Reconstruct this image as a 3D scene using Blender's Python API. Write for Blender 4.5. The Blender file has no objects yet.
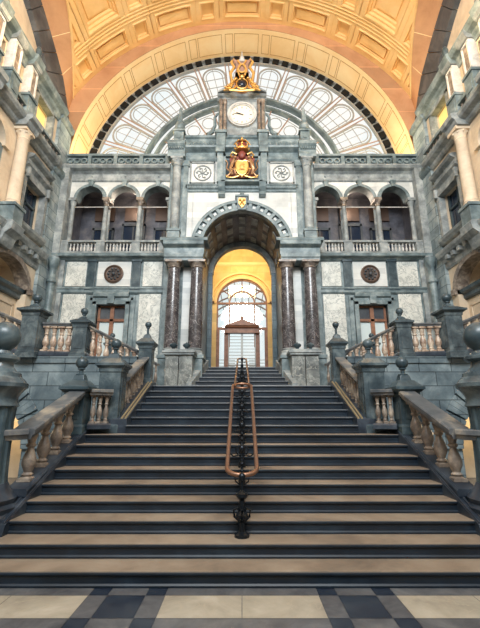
import bpy, bmesh, math, random
from math import sin, cos, pi, radians, sqrt, atan2
from mathutils import Vector, Matrix
random.seed(4)
SC = bpy.context.scene
COL = SC.collection
WL = {}

# ------------------------------------------------------------------ materials
def _mat(name):
    m = bpy.data.materials.new(name); m.use_nodes = True
    nt = m.node_tree; b = nt.nodes['Principled BSDF']
    return m, nt, b
def N(nt, t, **k):
    n = nt.nodes.new(t)
    for a, v in k.items():
        if a in n.inputs: n.inputs[a].default_value = v
        else: setattr(n, a, v)
    return n
def ramp(nt, fac, stops):
    r = nt.nodes.new('ShaderNodeValToRGB'); e = r.color_ramp.elements
    while len(e) < len(stops): e.new(0.5)
    for i, (p, c) in enumerate(stops): e[i].position = p; e[i].color = (*c, 1)
    nt.links.new(fac, r.inputs[0]); return r
def stone(name, cols, scale=3.0, rough=0.5, veins=None, vscale=4.0, brick=None, bump=0.15, spec=0.5):
    """mottled stone; cols = 3 colours dark..light; veins = (colour, amount); brick = (w,h,mortar colour, axes)"""
    m, nt, b = _mat(name); L = nt.links.new
    tc = N(nt, 'ShaderNodeNewGeometry')
    n1 = N(nt, 'ShaderNodeTexNoise', Scale=scale, Detail=8.0, Roughness=0.65, Distortion=0.4)
    L(tc.outputs['Position'], n1.inputs['Vector'])
    r = ramp(nt, n1.outputs['Fac'], [(0.32, cols[0]), (0.5, cols[1]), (0.68, cols[2])])
    out = r.outputs[0]
    if veins:
        n2 = N(nt, 'ShaderNodeTexNoise', Scale=vscale, Detail=5.0, Roughness=0.6, Distortion=1.6)
        L(tc.outputs['Position'], n2.inputs['Vector'])
        w = veins[1]
        r2 = ramp(nt, n2.outputs['Fac'], [(0.5 - w, (0, 0, 0)), (0.5, (1, 1, 1)), (0.5 + w, (0, 0, 0))])
        mx = N(nt, 'ShaderNodeMix', data_type='RGBA'); L(r2.outputs[0], mx.inputs[0]); L(out, mx.inputs[6])
        mx.inputs[7].default_value = (*veins[0], 1); out = mx.outputs[2]
    if brick:
        sp = N(nt, 'ShaderNodeSeparateXYZ'); L(tc.outputs['Position'], sp.inputs[0])
        cb = N(nt, 'ShaderNodeCombineXYZ')
        L(sp.outputs[brick[3][0]], cb.inputs[0]); L(sp.outputs[brick[3][1]], cb.inputs[1])
        bt = N(nt, 'ShaderNodeTexBrick')
        bt.inputs['Scale'].default_value = 1; bt.inputs['Brick Width'].default_value = brick[0]
        bt.inputs['Row Height'].default_value = brick[1]; bt.inputs['Mortar Size'].default_value = brick[4] if len(brick) > 4 else 0.012
        bt.inputs['Color1'].default_value = (1, 1, 1, 1); bt.inputs['Color2'].default_value = (.72, .74, .76, 1)
        bt.inputs['Mortar'].default_value = (*brick[2], 1)
        L(cb.outputs[0], bt.inputs['Vector'])
        mx = N(nt, 'ShaderNodeMix', data_type='RGBA', blend_type='MULTIPLY'); mx.inputs[0].default_value = 1
        L(out, mx.inputs[6]); L(bt.outputs['Color'], mx.inputs[7]); out = mx.outputs[2]
    L(out, b.inputs['Base Color'])
    b.inputs['Roughness'].default_value = rough
    b.inputs['Specular IOR Level'].default_value = spec
    if bump:
        bp = N(nt, 'ShaderNodeBump', Strength=bump, Distance=0.02); L(n1.outputs['Fac'], bp.inputs['Height']); L(bp.outputs[0], b.inputs['Normal'])
    return m
def plain(name, col, rough=0.5, metal=0.0, emit=None, es=1.0):
    m, nt, b = _mat(name)
    b.inputs['Base Color'].default_value = (*col, 1); b.inputs['Roughness'].default_value = rough
    b.inputs['Metallic'].default_value = metal
    if emit: b.inputs['Emission Color'].default_value = (*emit, 1); b.inputs['Emission Strength'].default_value = es
    return m
M = {}
M['teal'] = stone('teal_stone', [(.07, .10, .11), (.165, .215, .225), (.34, .395, .395)], 2.2, .45)
M['tealmid'] = stone('mid_teal_stone', [(.025, .038, .047), (.062, .085, .097), (.16, .195, .20)], 2.6, .26)
M['tealdark'] = stone('dark_teal_stone', [(.018, .034, .043), (.045, .07, .083), (.11, .145, .155)], 3.0, .35)
M['tealblock'] = stone('teal_block_stone', [(.07, .10, .12), (.16, .21, .23), (.32, .38, .39)], 1.6, .5, brick=(.8, .34, (.25, .28, .3), (0, 2)))
M['pierblock'] = stone('pier_block_stone', [(.14, .19, .21), (.30, .37, .39), (.55, .60, .58)], 1.6, .5, brick=(.7, .38, (.3, .33, .35), (1, 2)))
M['revealblock'] = stone('reveal_block_stone', [(.04, .08, .10), (.09, .15, .18), (.16, .24, .27)], 2, .4, brick=(.9, .4, (.3, .33, .35), (1, 2)))
M['dark'] = stone('dark_blue_stone', [(.012, .018, .028), (.030, .040, .055), (.07, .085, .105)], 3.0, .28, bump=.05)
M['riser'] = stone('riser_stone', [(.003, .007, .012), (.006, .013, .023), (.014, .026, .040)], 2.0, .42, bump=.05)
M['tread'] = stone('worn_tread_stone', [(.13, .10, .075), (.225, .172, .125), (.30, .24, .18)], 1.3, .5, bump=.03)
M['treadup'] = stone('upper_tread_stone', [(.09, .10, .11), (.17, .18, .19), (.28, .28, .27)], 1.3, .4, bump=.03)
M['grey'] = stone('grey_limestone', [(.13, .145, .15), (.26, .285, .285), (.48, .50, .48)], 2.5, .6)
M['rib'] = stone('arch_rib_stone', [(.03, .035, .045), (.065, .072, .08), (.13, .135, .14)], 1.2, .55)
M['cream'] = stone('cream_wall', [(.50, .40, .29), (.64, .52, .38), (.74, .63, .48)], 1.5, .7)
M['white'] = stone('white_marble', [(.60, .61, .58), (.74, .74, .70), (.85, .85, .81)], 1.2, .4, brick=(.9, .22, (.84, .84, .84), (0, 2), .006), bump=.02)
M['veinwhite'] = stone('veined_white_marble', [(.50, .51, .47), (.70, .70, .64), (.82, .81, .74)], 2.5, .35, veins=((.33, .35, .33), .035), vscale=3.0, bump=.02)
M['veindark'] = stone('veined_dark_marble', [(.035, .032, .034), (.075, .066, .068), (.15, .13, .13)], 3.5, .2, veins=((.36, .34, .33), .013), vscale=2.6, bump=.02)
M['pedestal'] = stone('mottled_pedestal_marble', [(.09, .10, .10), (.20, .21, .20), (.36, .37, .34)], 3.5, .3, veins=((.5, .5, .45), .02), vscale=3)
M['baluster'] = stone('warm_baluster_stone', [(.09, .07, .06), (.22, .175, .14), (.46, .38, .30)], 5, .35)
M['balusterpale'] = stone('pale_baluster_stone', [(.45, .44, .41), (.6, .58, .54), (.72, .7, .66)], 5, .4)
M['balusterpink'] = stone('pink_baluster_marble', [(.16, .10, .075), (.42, .30, .22), (.74, .62, .48)], 6, .35)
M['rail'] = stone('worn_rail_stone', [(.05, .06, .07), (.12, .125, .13), (.36, .31, .24)], 2.5, .3)
M['gold_vault'] = stone('ochre_vault_paint', [(.74, .45, .17), (.82, .52, .21), (.88, .59, .27)], .8, .75, bump=.03)
M['orange'] = stone('orange_arch_paint', [(.46, .22, .10), (.56, .29, .14), (.63, .34, .17)], .8, .7, bump=.03, brick=(30, 1.2, (1.25, 1.25, 1.25), (0, 2), .02))
M['orangeplain'] = stone('orange_soffit_paint', [(.46, .22, .10), (.56, .29, .14), (.63, .34, .17)], .8, .7, bump=.03)
M['pale_gold'] = stone('pale_gold_paint', [(.88, .60, .29), (.94, .68, .36), (.96, .75, .44)], .8, .65, bump=.03)
M['groove'] = plain('groove_brown', (.50, .27, .10), .7)
M['yellow'] = stone('yellow_hall_wall', [(.72, .50, .20), (.84, .62, .28), (.90, .72, .38)], 1.0, .65, brick=(1.2, .45, (.8, .8, .8), (0, 2), .01), bump=.02)
M['gilt'] = plain('gilding', (.78, .48, .16), .36, .9)
M['giltmatt'] = plain('matt_gilding', (.72, .42, .12), .5, .3)
M['rosebronze'] = plain('rose_bronze', (.42, .26, .20), .45, .2)
M['darkgold'] = plain('dark_gilding', (.36, .20, .10), .4, .5)
M['brass'] = plain('worn_brass', (.42, .33, .19), .45, .5)
M['red'] = plain('heraldic_red', (.22, .05, .035), .5)
M['bronze'] = plain('brown_bronze', (.13, .085, .065), .4, .3)
M['black'] = plain('black_iron', (.012, .016, .022), .3, .6)
M['blackgloss'] = plain('black_enamel', (.01, .015, .03), .12)
M['copper'] = plain('copper_rail', (.26, .14, .09), .32, .6)
M['wood'] = stone('brown_wood', [(.16, .065, .035), (.25, .11, .06), (.34, .17, .10)], 4, .45)
M['paintwhite'] = plain('white_door_paint', (.66, .74, .73), .4)
M['clockface'] = plain('clock_face', (.84, .78, .64), .5)
M['mullion'] = plain('window_iron', (.34, .33, .30), .5, .1)
M['mullionred'] = plain('window_iron_brown', (.36, .24, .18), .5, .1)
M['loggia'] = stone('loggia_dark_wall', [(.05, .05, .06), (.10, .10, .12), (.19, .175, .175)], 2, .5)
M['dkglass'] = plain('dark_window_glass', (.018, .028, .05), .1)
M['litglass'] = plain('lit_window_glass', (.6, .5, .2), .4, 0, (.95, .68, .20), .75)
M['floorcream'] = stone('cream_floor_marble', [(.24, .21, .165), (.35, .31, .24), (.45, .40, .32)], 1.6, .22, veins=((.38, .33, .25), .012), vscale=1.5, bump=.0)
M['floordark'] = stone('navy_floor_marble', [(.012, .017, .03), (.022, .03, .045), (.035, .045, .06)], 3, .25, bump=0)
M['floorgrey'] = stone('grey_floor_marble', [(.06, .06, .065), (.10, .10, .105), (.15, .15, .15)], 2.5, .25, bump=0)
m, nt, b = _mat('window_glass')
tr = N(nt, 'ShaderNodeBsdfTransparent'); tr.inputs[0].default_value = (.97, .98, .97, 1)
gl = N(nt, 'ShaderNodeBsdfGlossy', Roughness=.05); mx = nt.nodes.new('ShaderNodeMixShader'); mx.inputs[0].default_value = .05
nt.links.new(tr.outputs[0], mx.inputs[1]); nt.links.new(gl.outputs[0], mx.inputs[2])
nt.links.new(mx.outputs[0], nt.nodes['Material Output'].inputs[0]); M['glass'] = m

# ------------------------------------------------------------------ mesh building
def wall_frame(side):
    """side 0: front wall frame (x, depth behind Y=0, z). side -1/+1: local x runs along Y, local y is depth outward from the hall"""
    if side == 0: return lambda p: Vector((p[0], p[1], p[2]))
    return lambda p: Vector((side * p[1], p[0], p[2]))
class MB:
    def __init__(s, T=None): s.bm = bmesh.new(); s.T = T or (lambda p: Vector(p))
    def v(s, p): return s.bm.verts.new(s.T(p))
    def face(s, ps): return s.bm.faces.new([s.v(p) for p in ps])
    def hexa(s, a, b):
        """a,b: two quads of points, joined"""
        va = [s.v(p) for p in a]; vb = [s.v(p) for p in b]; n = len(a)
        s.bm.faces.new(va); s.bm.faces.new(vb[::-1])
        for i in range(n): s.bm.faces.new([va[i], vb[i], vb[(i + 1) % n], va[(i + 1) % n]])
        return s
    def box(s, x0, x1, y0, y1, z0, z1):
        return s.hexa([(x0, y0, z0), (x1, y0, z0), (x1, y1, z0), (x0, y1, z0)], [(x0, y0, z1), (x1, y0, z1), (x1, y1, z1), (x0, y1, z1)])
    def frustum(s, x, y, z0, w0, z1, w1):
        q = lambda w, z: [(x - w, y - w, z), (x + w, y - w, z), (x + w, y + w, z), (x - w, y + w, z)]
        return s.hexa(q(w0, z0), q(w1, z1))
    def prism(s, poly, y0, y1):
        return s.hexa([(p[0], y0, p[1]) for p in poly], [(p[0], y1, p[1]) for p in poly])
    def mould(s, x0, x1, yb, prof, ends=True):
        """profile [(projection toward the hall, z)...] extruded along x, back at yb"""
        z0, z1 = prof[0][1], prof[-1][1]
        poly = [(yb, z0)] + [(yb - p, z) for p, z in prof] + [(yb, z1)]
        return s.hexa([(x0, a, z) for a, z in poly], [(x1, a, z) for a, z in poly])
    def lathe(s, x, y, prof, seg=20, axis='z', a0=0):
        rings = []
        for r, z in prof:
            ring = []
            for i in range(seg):
                a = a0 + 2 * pi * i / seg
                if axis == 'z': p = (x + r * cos(a), y + r * sin(a), z)
                else: p = (x + r * cos(a), z, y + r * sin(a))      # axis along local y; (x, y) = (x, z) centre
                ring.append(s.v(p))
            rings.append(ring)
        for A, B in zip(rings, rings[1:]):
            for i in range(seg): s.bm.faces.new([A[i], A[(i + 1) % seg], B[(i + 1) % seg], B[i]])
        if prof[0][0] > 1e-4: s.bm.faces.new(rings[0][::-1])
        if prof[-1][0] > 1e-4: s.bm.faces.new(rings[-1])
        return s
    def ball(s, x, y, z, r, seg=16, sx=1, sy=1, sz=1):
        mtx = Matrix.Diagonal((sx, sy, sz, 1))
        g = bmesh.ops.create_uvsphere(s.bm, u_segments=seg, v_segments=seg // 2 + 2, radius=r)
        for v in g['verts']: v.co = s.T((x + v.co.x * sx, y + v.co.y * sy, z + v.co.z * sz))
        return s
    def tube(s, pts, r, seg=8, closed=False):
        pts = [Vector(s.T(p)) for p in pts]; n = len(pts); rings = []
        up = Vector((.13, .21, 1)).normalized()
        for i, p in enumerate(pts):
            a = pts[(i - 1) % n] if closed or i else pts[0]; b = pts[(i + 1) % n] if closed or i < n - 1 else pts[-1]
            t = (b - a).normalized(); u = t.cross(up)
            if u.length < 1e-3: u = t.cross(Vector((1, 0, 0)))
            u.normalize(); w = t.cross(u)
            rr = r[i] if isinstance(r, (list, tuple)) else r
            rings.append([s.bm.verts.new(p + (u * cos(2 * pi * k / seg) + w * sin(2 * pi * k / seg)) * rr) for k in range(seg)])
        m = n if closed else n - 1
        for i in range(m):
            A, B = rings[i], rings[(i + 1) % n]
            for k in range(seg): s.bm.faces.new([A[k], A[(k + 1) % seg], B[(k + 1) % seg], B[k]])
        if not closed: s.bm.faces.new(rings[0][::-1]); s.bm.faces.new(rings[-1])
        return s
    def arc(s, cx, cz, r0, r1, y0, y1, a0=-pi / 2, a1=pi / 2, n=32):
        """arch ring, angles from the vertical"""
        A = [a0 + (a1 - a0) * i / n for i in range(n + 1)]
        P = lambda r, a, y: (cx + r * sin(a), y, cz + r * cos(a))
        for a, b in zip(A, A[1:]):
            s.hexa([P(r0, a, y0), P(r1, a, y0), P(r1, a, y1), P(r0, a, y1)], [P(r0, b, y0), P(r1, b, y0), P(r1, b, y1), P(r0, b, y1)])
        return s
    def spandrel(s, cx, r, zs, zt, y0, y1, n=16, rz=None):
        rz = rz or r
        A = [-pi / 2 + pi * i / n for i in range(n + 1)]
        for a, b in zip(A, A[1:]):
            xa, za, xb, zb = cx + r * sin(a), zs + rz * cos(a), cx + r * sin(b), zs + rz * cos(b)
            s.prism([(xa, za), (xb, zb), (xb, zt), (xa, zt)], y0, y1)
        return s
    def build(s, name, mat, parent=None, smooth=False, bevel=0, **k):
        bmesh.ops.remove_doubles(s.bm, verts=s.bm.verts, dist=1e-5) if k.pop('weld', False) else None
        bmesh.ops.recalc_face_normals(s.bm, faces=s.bm.faces)
        xs = [v.co for v in s.bm.verts]
        c = Vector(((min(v.x for v in xs) + max(v.x for v in xs)) / 2, (min(v.y for v in xs) + max(v.y for v in xs)) / 2, min(v.z for v in xs)))
        for v in s.bm.verts: v.co -= c
        if smooth:
            for f in s.bm.faces: f.smooth = True
            for e in s.bm.edges:
                if len(e.link_faces) == 2 and e.calc_face_angle(0) > radians(38): e.smooth = False
        me = bpy.data.meshes.new(name); s.bm.to_mesh(me); s.bm.free()
        for mm in (mat if isinstance(mat, list) else [mat]): me.materials.append(mm)
        o = bpy.data.objects.new(name, me); COL.objects.link(o)
        place(o, c, parent)
        if bevel:
            bv = o.modifiers.new('bevel', 'BEVEL'); bv.width = bevel; bv.segments = 2; bv.limit_method = 'ANGLE'
        for a, val in k.items(): o[a] = val
        return o
def place(o, c, parent=None):
    WL[o] = Vector(c)
    if parent: o.parent = parent; o.location = Vector(c) - WL[parent]
    else: o.location = c
def thing(name, label, cat, loc, group=None):
    o = bpy.data.objects.new(name, None); COL.objects.link(o); o.empty_display_size = .1
    place(o, Vector(loc)); o['label'] = label; o['category'] = cat
    if group: o['group'] = group
    return o
def struct(name, loc=(0, 0, 0)):
    o = bpy.data.objects.new(name, None); COL.objects.link(o); place(o, Vector(loc)); o['kind'] = 'structure'; return o
def tag(o, label, cat, group=None):
    o['label'] = label; o['category'] = cat
    if group: o['group'] = group
    return o
SD = {-1: 'left', 1: 'right'}

# ------------------------------------------------------------------ camera
TH = radians(14.8); EYE = 1.695
cam = bpy.data.objects.new('camera', bpy.data.cameras.new('camera')); COL.objects.link(cam)
cam.location = (0, 0, EYE); cam.rotation_euler = (pi / 2 + TH, 0, 0)
cd = cam.data; cd.sensor_fit = 'VERTICAL'; cd.sensor_height = 24; cd.lens = 381 / 628 * 24; cd.shift_x = -2 / 628
cd.clip_start = .05; SC.camera = cam

# ------------------------------------------------------------------ floor
def floor():
    mb = MB(); bm = mb.bm
    per = [(-.745, .745, 'c'), (.745, .93, 's'), (.93, 1.30, 'n'), (1.30, 1.49, 's')]
    xs = []
    x = 0
    for k in range(-3, 4):
        for a, b, t in per: xs.append((a + k * 2.235, b + k * 2.235, t))
    ys = []; y = 4.46; i = 0
    while y > -1.0:
        h = .19 if i % 2 == 0 else .43
        ys.append((y - h, y, 's' if i % 2 == 0 else 'n')); y -= h; i += 1
    idx = {'c': 0, 'n': 1, 's': 2}
    for a, b, tx in xs:
        for c, d, ty in ys:
            if ty == 's': t = 'n' if tx == 's' else ('s')
            else: t = {'c': 'c', 'n': 'n', 's': 's'}[tx]
            parts = [(a, b)] if tx != 'c' else [(a, (a + b) / 2), ((a + b) / 2, b)]
            for p, q in parts:
                g = .003
                f = mb.face([(p + g, c + g, 0), (q - g, c + g, 0), (q - g, d - g, 0), (p + g, d - g, 0)]); f.material_index = idx[t]
    f = mb.face([(-12, -1.5, -.006), (12, -1.5, -.006), (12, 13.4, -.006), (-12, 13.4, -.006)]); f.material_index = 2
    mb.box(-12, 12, -1.5, 13.4, -.2, -.01)
    mb.build('floor', [M['floorcream'], M['floordark'], M['floorgrey']], kind='structure')
floor()

# ------------------------------------------------------------------ stairs
st = thing('staircase', 'broad dark stone staircase rising from the tiled floor to the central portal', 'staircase', (0, 4.44, 0))
def step(y, ynext, z, hw, hwback=None, tm='tread'):
    hb = hwback or hw
    r = MB(); r.prism([(-hw, z - .15), (hw, z - .15), (hw, z - .035), (-hw, z - .035)], y, ynext + .02)
    r.mould(-hw, hw, y, [(.0, z - .15), (.016, z - .145), (.016, z - .13), (.0, z - .115)])
    r.mould(-hw, hw, y + .05, [(.05, z - .05), (.066, z - .04), (.074, z - .028), (.072, z - .014), (.064, z - .008)])
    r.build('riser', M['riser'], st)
    t = MB(); prof = [(y - .014, z - .008), (y - .012, z), (ynext + .02, z), (ynext + .02, z - .008)]
    t.hexa([(-hw, a, b) for a, b in prof], [(hw, a, b) for a, b in prof])
    t.build('tread', M[tm], st)
for k in range(1, 17):
    y = 4.44 + .35 * (k - 1); z = .15 * k
    hw = 5.6 if k <= 2 else (2.83 if k <= 9 else 2.22)
    yn = 4.44 + .35 * k if k < 16 else 11.55
    step(y, yn, z, hw, tm='tread' if k <= 9 else 'treadup')
for n in range(1, 7):
    y = 11.55 + .35 * (n - 1); z = 2.4 + .15 * n
    hw = 1.52 - (n - 1) * .065
    step(y, y + .35 if n < 6 else 14.0, z, hw, tm='treadup')
mb = MB()                                             # solid body beneath the flights
for k in range(3, 17):
    y = 4.44 + .35 * (k - 1)
    mb.box(-2.2, 2.2, y + .03, y + .40 if k < 16 else 11.56, 0, .15 * k - .15)
mb.box(-1.1, 1.1, 11.6, 13.3, 0, 2.38)
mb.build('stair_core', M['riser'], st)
# landings beside the head of the second flight and portal floor
mb = MB(); mb.box(-7.0, -2.22, 9.62, 13.4, 2.2, 2.4); mb.box(2.22, 7.0, 9.62, 13.4, 2.2, 2.4); mb.box(-2.3, 2.3, 11.5, 13.4, 2.2, 2.399)
mb.box(-1.5, 1.5, 13.35, 15.8, 3.1, 3.298); mb.box(-3.6, 3.6, 15.8, 26, 3.1, 3.298)
mb.build('floor_landing', M['floorgrey'], kind='structure')

# sloped bar helper: cross-section given as [(offset sideways, height)] following a sloping line
def slope_bar(mb, p0, p1, sec):
    p0 = Vector(p0); p1 = Vector(p1); d = p1 - p0; h = Vector((d.x, d.y, 0)).normalized(); n = Vector((-h.y, h.x, 0))
    mb.hexa([p0 + n * a + Vector((0, 0, b)) for a, b in sec], [p1 + n * a + Vector((0, 0, b)) for a, b in sec])
def rail_sec(w, t):
    return [(-w * .7, -t), (w * .7, -t), (w * .8, -t * .62), (w, -t * .5), (w, -t * .12), (w * .9, 0), (-w * .9, 0), (-w, -t * .12), (-w, -t * .5), (-w * .8, -t * .62)]
def bal_prof(h, r):
    return [(r * 1.0, 0), (r * 1.0, .07 * h), (r * .62, .09 * h), (r * .8, .13 * h), (r * .55, .17 * h), (r * .6, .2 * h), (r * .95, .30 * h), (r * 1.0, .38 * h), (r * .85, .48 * h),
            (r * .55, .58 * h), (r * .45, .64 * h), (r * .7, .67 * h), (r * .7, .70 * h), (r * .5, .73 * h), (r * .72, .84 * h), (r * .85, .90 * h), (r * .62, .92 * h), (r * 1.0, .935 * h), (r * 1.0, h)]
_bal = {}
def baluster(parent, x, y, z, h, r, mat):
    key = (round(h, 3), round(r, 3), mat)
    if key not in _bal:
        mb = MB(); mb.lathe(0, 0, bal_prof(h, r), 14)
        for zz in (0, .935 * h): mb.box(-r, r, -r, r, zz, zz + .065 * h)
        o = mb.build('baluster', M[mat], parent, smooth=True); _bal[key] = o
        place(o, (x, y, z), parent)
    else:
        o = _bal[key].copy(); COL.objects.link(o); o.parent = parent; o.location = Vector((x, y, z)) - WL[parent]; WL[o] = Vector((x, y, z))
def balustrade(name, label, p0, p1, h, n, group=None, w=.13, t=.10, plinth=.10, mat='baluster', r=.055, railm='rail', plinthm='dark', margin=.12, pw=None):
    """p0,p1 = centre line at plinth underside; h = height to the rail's top"""
    th = thing(name, label, 'balustrade', ((p0[0] + p1[0]) / 2, (p0[1] + p1[1]) / 2, min(p0[2], p1[2])), group)
    pw = pw or w
    a = MB(); slope_bar(a, p0, p1, [(-pw, 0), (pw, 0), (pw, plinth * .7), (pw * .85, plinth), (-pw * .85, plinth), (-pw, plinth * .7)]); a.build('plinth', M[plinthm], th)
    a = MB(); u = Vector((0, 0, h)); slope_bar(a, Vector(p0) + u, Vector(p1) + u, rail_sec(w, t)); a.build('rail', M[railm], th)
    for i in range(n):
        f = margin + (1 - 2 * margin) * (i / (n - 1) if n > 1 else .5)
        p = Vector(p0).lerp(Vector(p1), f)
        slack = .03 if abs(p0[2] - p1[2]) > .05 else .0
        baluster(th, p.x, p.y, p.z + plinth - slack, h - t - plinth + 2 * slack, r, mat)
    return th
def newel(name, label, x, y, z0, z1, w, ball, group=None, cap=1.35, neck=.1, mat='tealmid', ballm='tealdark', pyr=.16):
    """square pier z0..z1, cap above, ball finial"""
    th = thing(name, label, 'pier', (x, y, z0), group)
    a = MB(); h = w / 2
    a.box(x - h * 1.15, x + h * 1.15, y - h * 1.15, y + h * 1.15, z0, z0 + .14)
    a.frustum(x, y, z0 + .14, h * 1.15, z0 + .18, h)
    a.box(x - h, x + h, y - h, y + h, z0 + .17, z1 - .1)
    # raised panel borders on the faces
    for sx, sy in ((0, -1), (1, 0), (-1, 0)):
        if sx == 0: a.box(x - h * .6, x + h * .6, y - h - .012, y - h + .01, z0 + .26, z1 - .2)
        else: a.box(min(x + sx * h, x + sx * (h + .012)), max(x + sx * h, x + sx * (h + .012)), y - h * .6, y + h * .6, z0 + .26, z1 - .2)
    a.frustum(x, y, z1 - .1, h * 1.08, z1 - .03, h * 1.12)
    a.build('shaft', M[mat], th, bevel=.006)
    c = h * cap; a = MB()
    a.frustum(x, y, z1 - .03, h * 1.12, z1 + .02, c * .95); a.box(x - c, x + c, y - c, y + c, z1 + .02, z1 + .075)
    a.frustum(x, y, z1 + .075, c * .93, z1 + .075 + pyr * .55, h * .75); a.frustum(x, y, z1 + .075 + pyr * .55, h * .6, z1 + .075 + pyr, h * .45)
    cp = a.build('cap', M[mat], th, bevel=.006)
    zb = z1 + .075 + pyr; a = MB()
    a.lathe(x, y, [(ball * .8, zb), (ball * .8, zb + .02), (ball * .35, zb + .035), (ball * .35, zb + neck), (ball * .62, zb + neck + .012), (ball * .62, zb + neck + .03)] +
            [(ball * sin(t), zb + neck + .02 + ball - ball * cos(t)) for t in [pi * k / 12 for k in range(2, 12)]] + [(.004, zb + neck + .02 + 2 * ball)], 18)
    a.build('ball_finial', M[ballm], cp, smooth=True)
    return th

for s in (-1, 1):
    side = SD[s]
    # ---- lower flight
    # stringer
    a = MB(); X0, X1 = s * 2.83, s * 3.16
    for xa, xb, up, mm in ((X0, X1, .13, 0),):
        a.hexa([(xa, 5.0, .3), (xa, 5.05, .43), (xa, 7.2, 1.40), (xa, 7.6, 1.48), (xa, 7.6, 0), (xa, 5.0, 0)], [(xb, 5.0, .3), (xb, 5.05, .43), (xb, 7.2, 1.40), (xb, 7.6, 1.48), (xb, 7.6, 0), (xb, 5.0, 0)])
    for dx in (.02, .09):
        a.tube([(s * (2.83 + dx), 5.05, .44), (s * (2.83 + dx), 7.0, 1.325)], .014, 6)
    tag(a.build('stringer', M['dark'], bevel=.01), f'dark moulded stone stringer along the {side} edge of the lowest flight', 'stringer', 'stair stringers')
    # big turned newel
    x, y = s * 3.36, 5.3
    th = thing('turned_newel', f'massive turned dark newel with ball top at the foot of the stairs, {side} frame edge', 'newel', (x, y, .3), 'turned newels')
    a = MB(); a.lathe(x, y, [(.50, .3), (.50, .46), (.46, .50), (.47, .56), (.42, .60), (.44, .66), (.40, .70), (.33, .78), (.30, .84)], 36); a.build('base', M['dark'], th, smooth=True)
    a = MB(); seg = 72; prof = [(.295, .82), (.285, 1.0), (.275, 1.3), (.27, 1.6), (.28, 1.80)]; rings = []
    for r, z in prof:
        rings.append([a.v((x + (r - (.018 if (i // 3) % 2 else 0)) * cos(2 * pi * i / seg), y + (r - (.018 if (i // 3) % 2 else 0)) * sin(2 * pi * i / seg), z)) for i in range(seg)])
    for A, B in zip(rings, rings[1:]):
        for i in range(seg): a.bm.faces.new([A[i], A[(i + 1) % seg], B[(i + 1) % seg], B[i]])
    a.build('fluted_shaft', M['tealdark'], th)
    a = MB(); a.lathe(x, y, [(.28, 1.79), (.31, 1.81), (.29, 1.85), (.28, 1.92), (.31, 1.98), (.35, 2.03), (.385, 2.06), (.385, 2.11), (.36, 2.13), (.34, 2.16), (.29, 2.20), (.28, 2.25), (.22, 2.28), (.17, 2.34), (.16, 2.40), (.23, 2.44), (.23, 2.48), (.14, 2.52), (.12, 2.56)], 36)
    a.build('capital', M['tealmid'], th, smooth=True)
    a = MB(); a.lathe(x, y, [(.09, 2.55)] + [(.205 * sin(t), 2.765 - .205 * cos(t)) for t in [pi * k / 16 for k in range(3, 16)]] + [(.003, 2.97)], 32)
    a.build('ball', M['tealdark'], th, smooth=True)
    # lower balustrade
    balustrade('balustrade', f'short sloping balustrade of stout stone balusters beside the lowest flight, {side} side', (s * 3.0, 5.48, .64), (s * 3.0, 7.08, 1.25), .87, 4, 'lower flight balustrades', w=.15, t=.14, plinth=.10, r=.095, margin=.15)
    a = MB(); slope_bar(a, (s * 3.22, 5.30, 1.50), (s * 3.0, 5.52, 1.51), rail_sec(.15, .14)); a.build('rail_return', M['rail'], bpy.data.objects[-1] if False else th)
    # pier 1
    newel('balustrade_pier', f'squat pier with wide cap and ball halfway up the lower stairs, {side} side', s * 3.05, 7.27, 1.35, 2.12, .36, .115, 'stair piers', cap=1.5, mat='tealdark', pyr=.22)
    # linking balustrade over to pier 2
    balustrade('balustrade', f'tiny linking balustrade between the squat pier and the taller pier, {side} side', (s * 2.87, 7.32, 1.44), (s * 2.5, 7.50, 1.44), .72, 3, 'linking balustrades', w=.15, t=.11, plinth=.10, r=.05, margin=.22)
    newel('balustrade_pier', f'taller pier with ball where the stairs narrow, {side} side', s * 2.62, 7.84, 1.35, 2.62, .42, .105, 'stair piers', cap=1.38, pyr=.2)
    # upper flight
    a = MB(); X0, X1 = s * 2.22, s * 2.62
    a.hexa([(X0, 7.62, 1.35), (X0, 7.62, 1.62), (X0, 9.6, 2.48), (X0, 10.0, 2.5), (X0, 10.0, 0), (X0, 7.62, 0)], [(X1, 7.62, 1.35), (X1, 7.62, 1.62), (X1, 9.6, 2.48), (X1, 10.0, 2.5), (X1, 10.0, 0), (X1, 7.62, 0)])
    tag(a.build('stringer', M['dark'], bevel=.01), f'dark stone stringer beside the second flight, {side} side', 'stringer', 'stair stringers')
    a = MB()
    for dx in (.03, .10): slope_bar(a, (s * (2.22 + dx), 7.62, 1.62), (s * (2.22 + dx), 9.6, 2.48), [(-.02, 0), (.02, 0), (.016, .02), (-.016, .02)])
    tag(a.build('stringer_edging', M['brass']), f'pair of thin golden edging strips on the second flight stringer, {side} side', 'edging', 'golden edging strips')
    balustrade('balustrade', f'sloping balustrade with pale worn handrail beside the second flight, {side} side', (s * 2.46, 8.06, 1.72), (s * 2.46, 9.56, 2.36), .74, 7, 'second flight balustrades', w=.12, t=.09, plinth=.08, r=.052, margin=.08, mat='baluster')
    newel('balustrade_pier', f'slender pier with ball finial at the head of the second flight, {side} side', s * 2.46, 9.76, 2.4, 3.42, .33, .085, 'stair piers', cap=1.45, neck=.18, pyr=.2)
    # ---- side flight
    th = thing('side_steps', f'short flight of stone steps climbing outward from the upper landing, {side} side', 'steps', (s * 3.4, 10.5, 2.4), 'side flights')
    for k in range(5):
        a = MB(); a.box(s * (2.75 + .28 * k), s * 4.15, 9.80, 11.38, 2.4 + .14 * k, 2.4 + .14 * (k + 1)); a.build('step', M['dark'], th)
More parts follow.
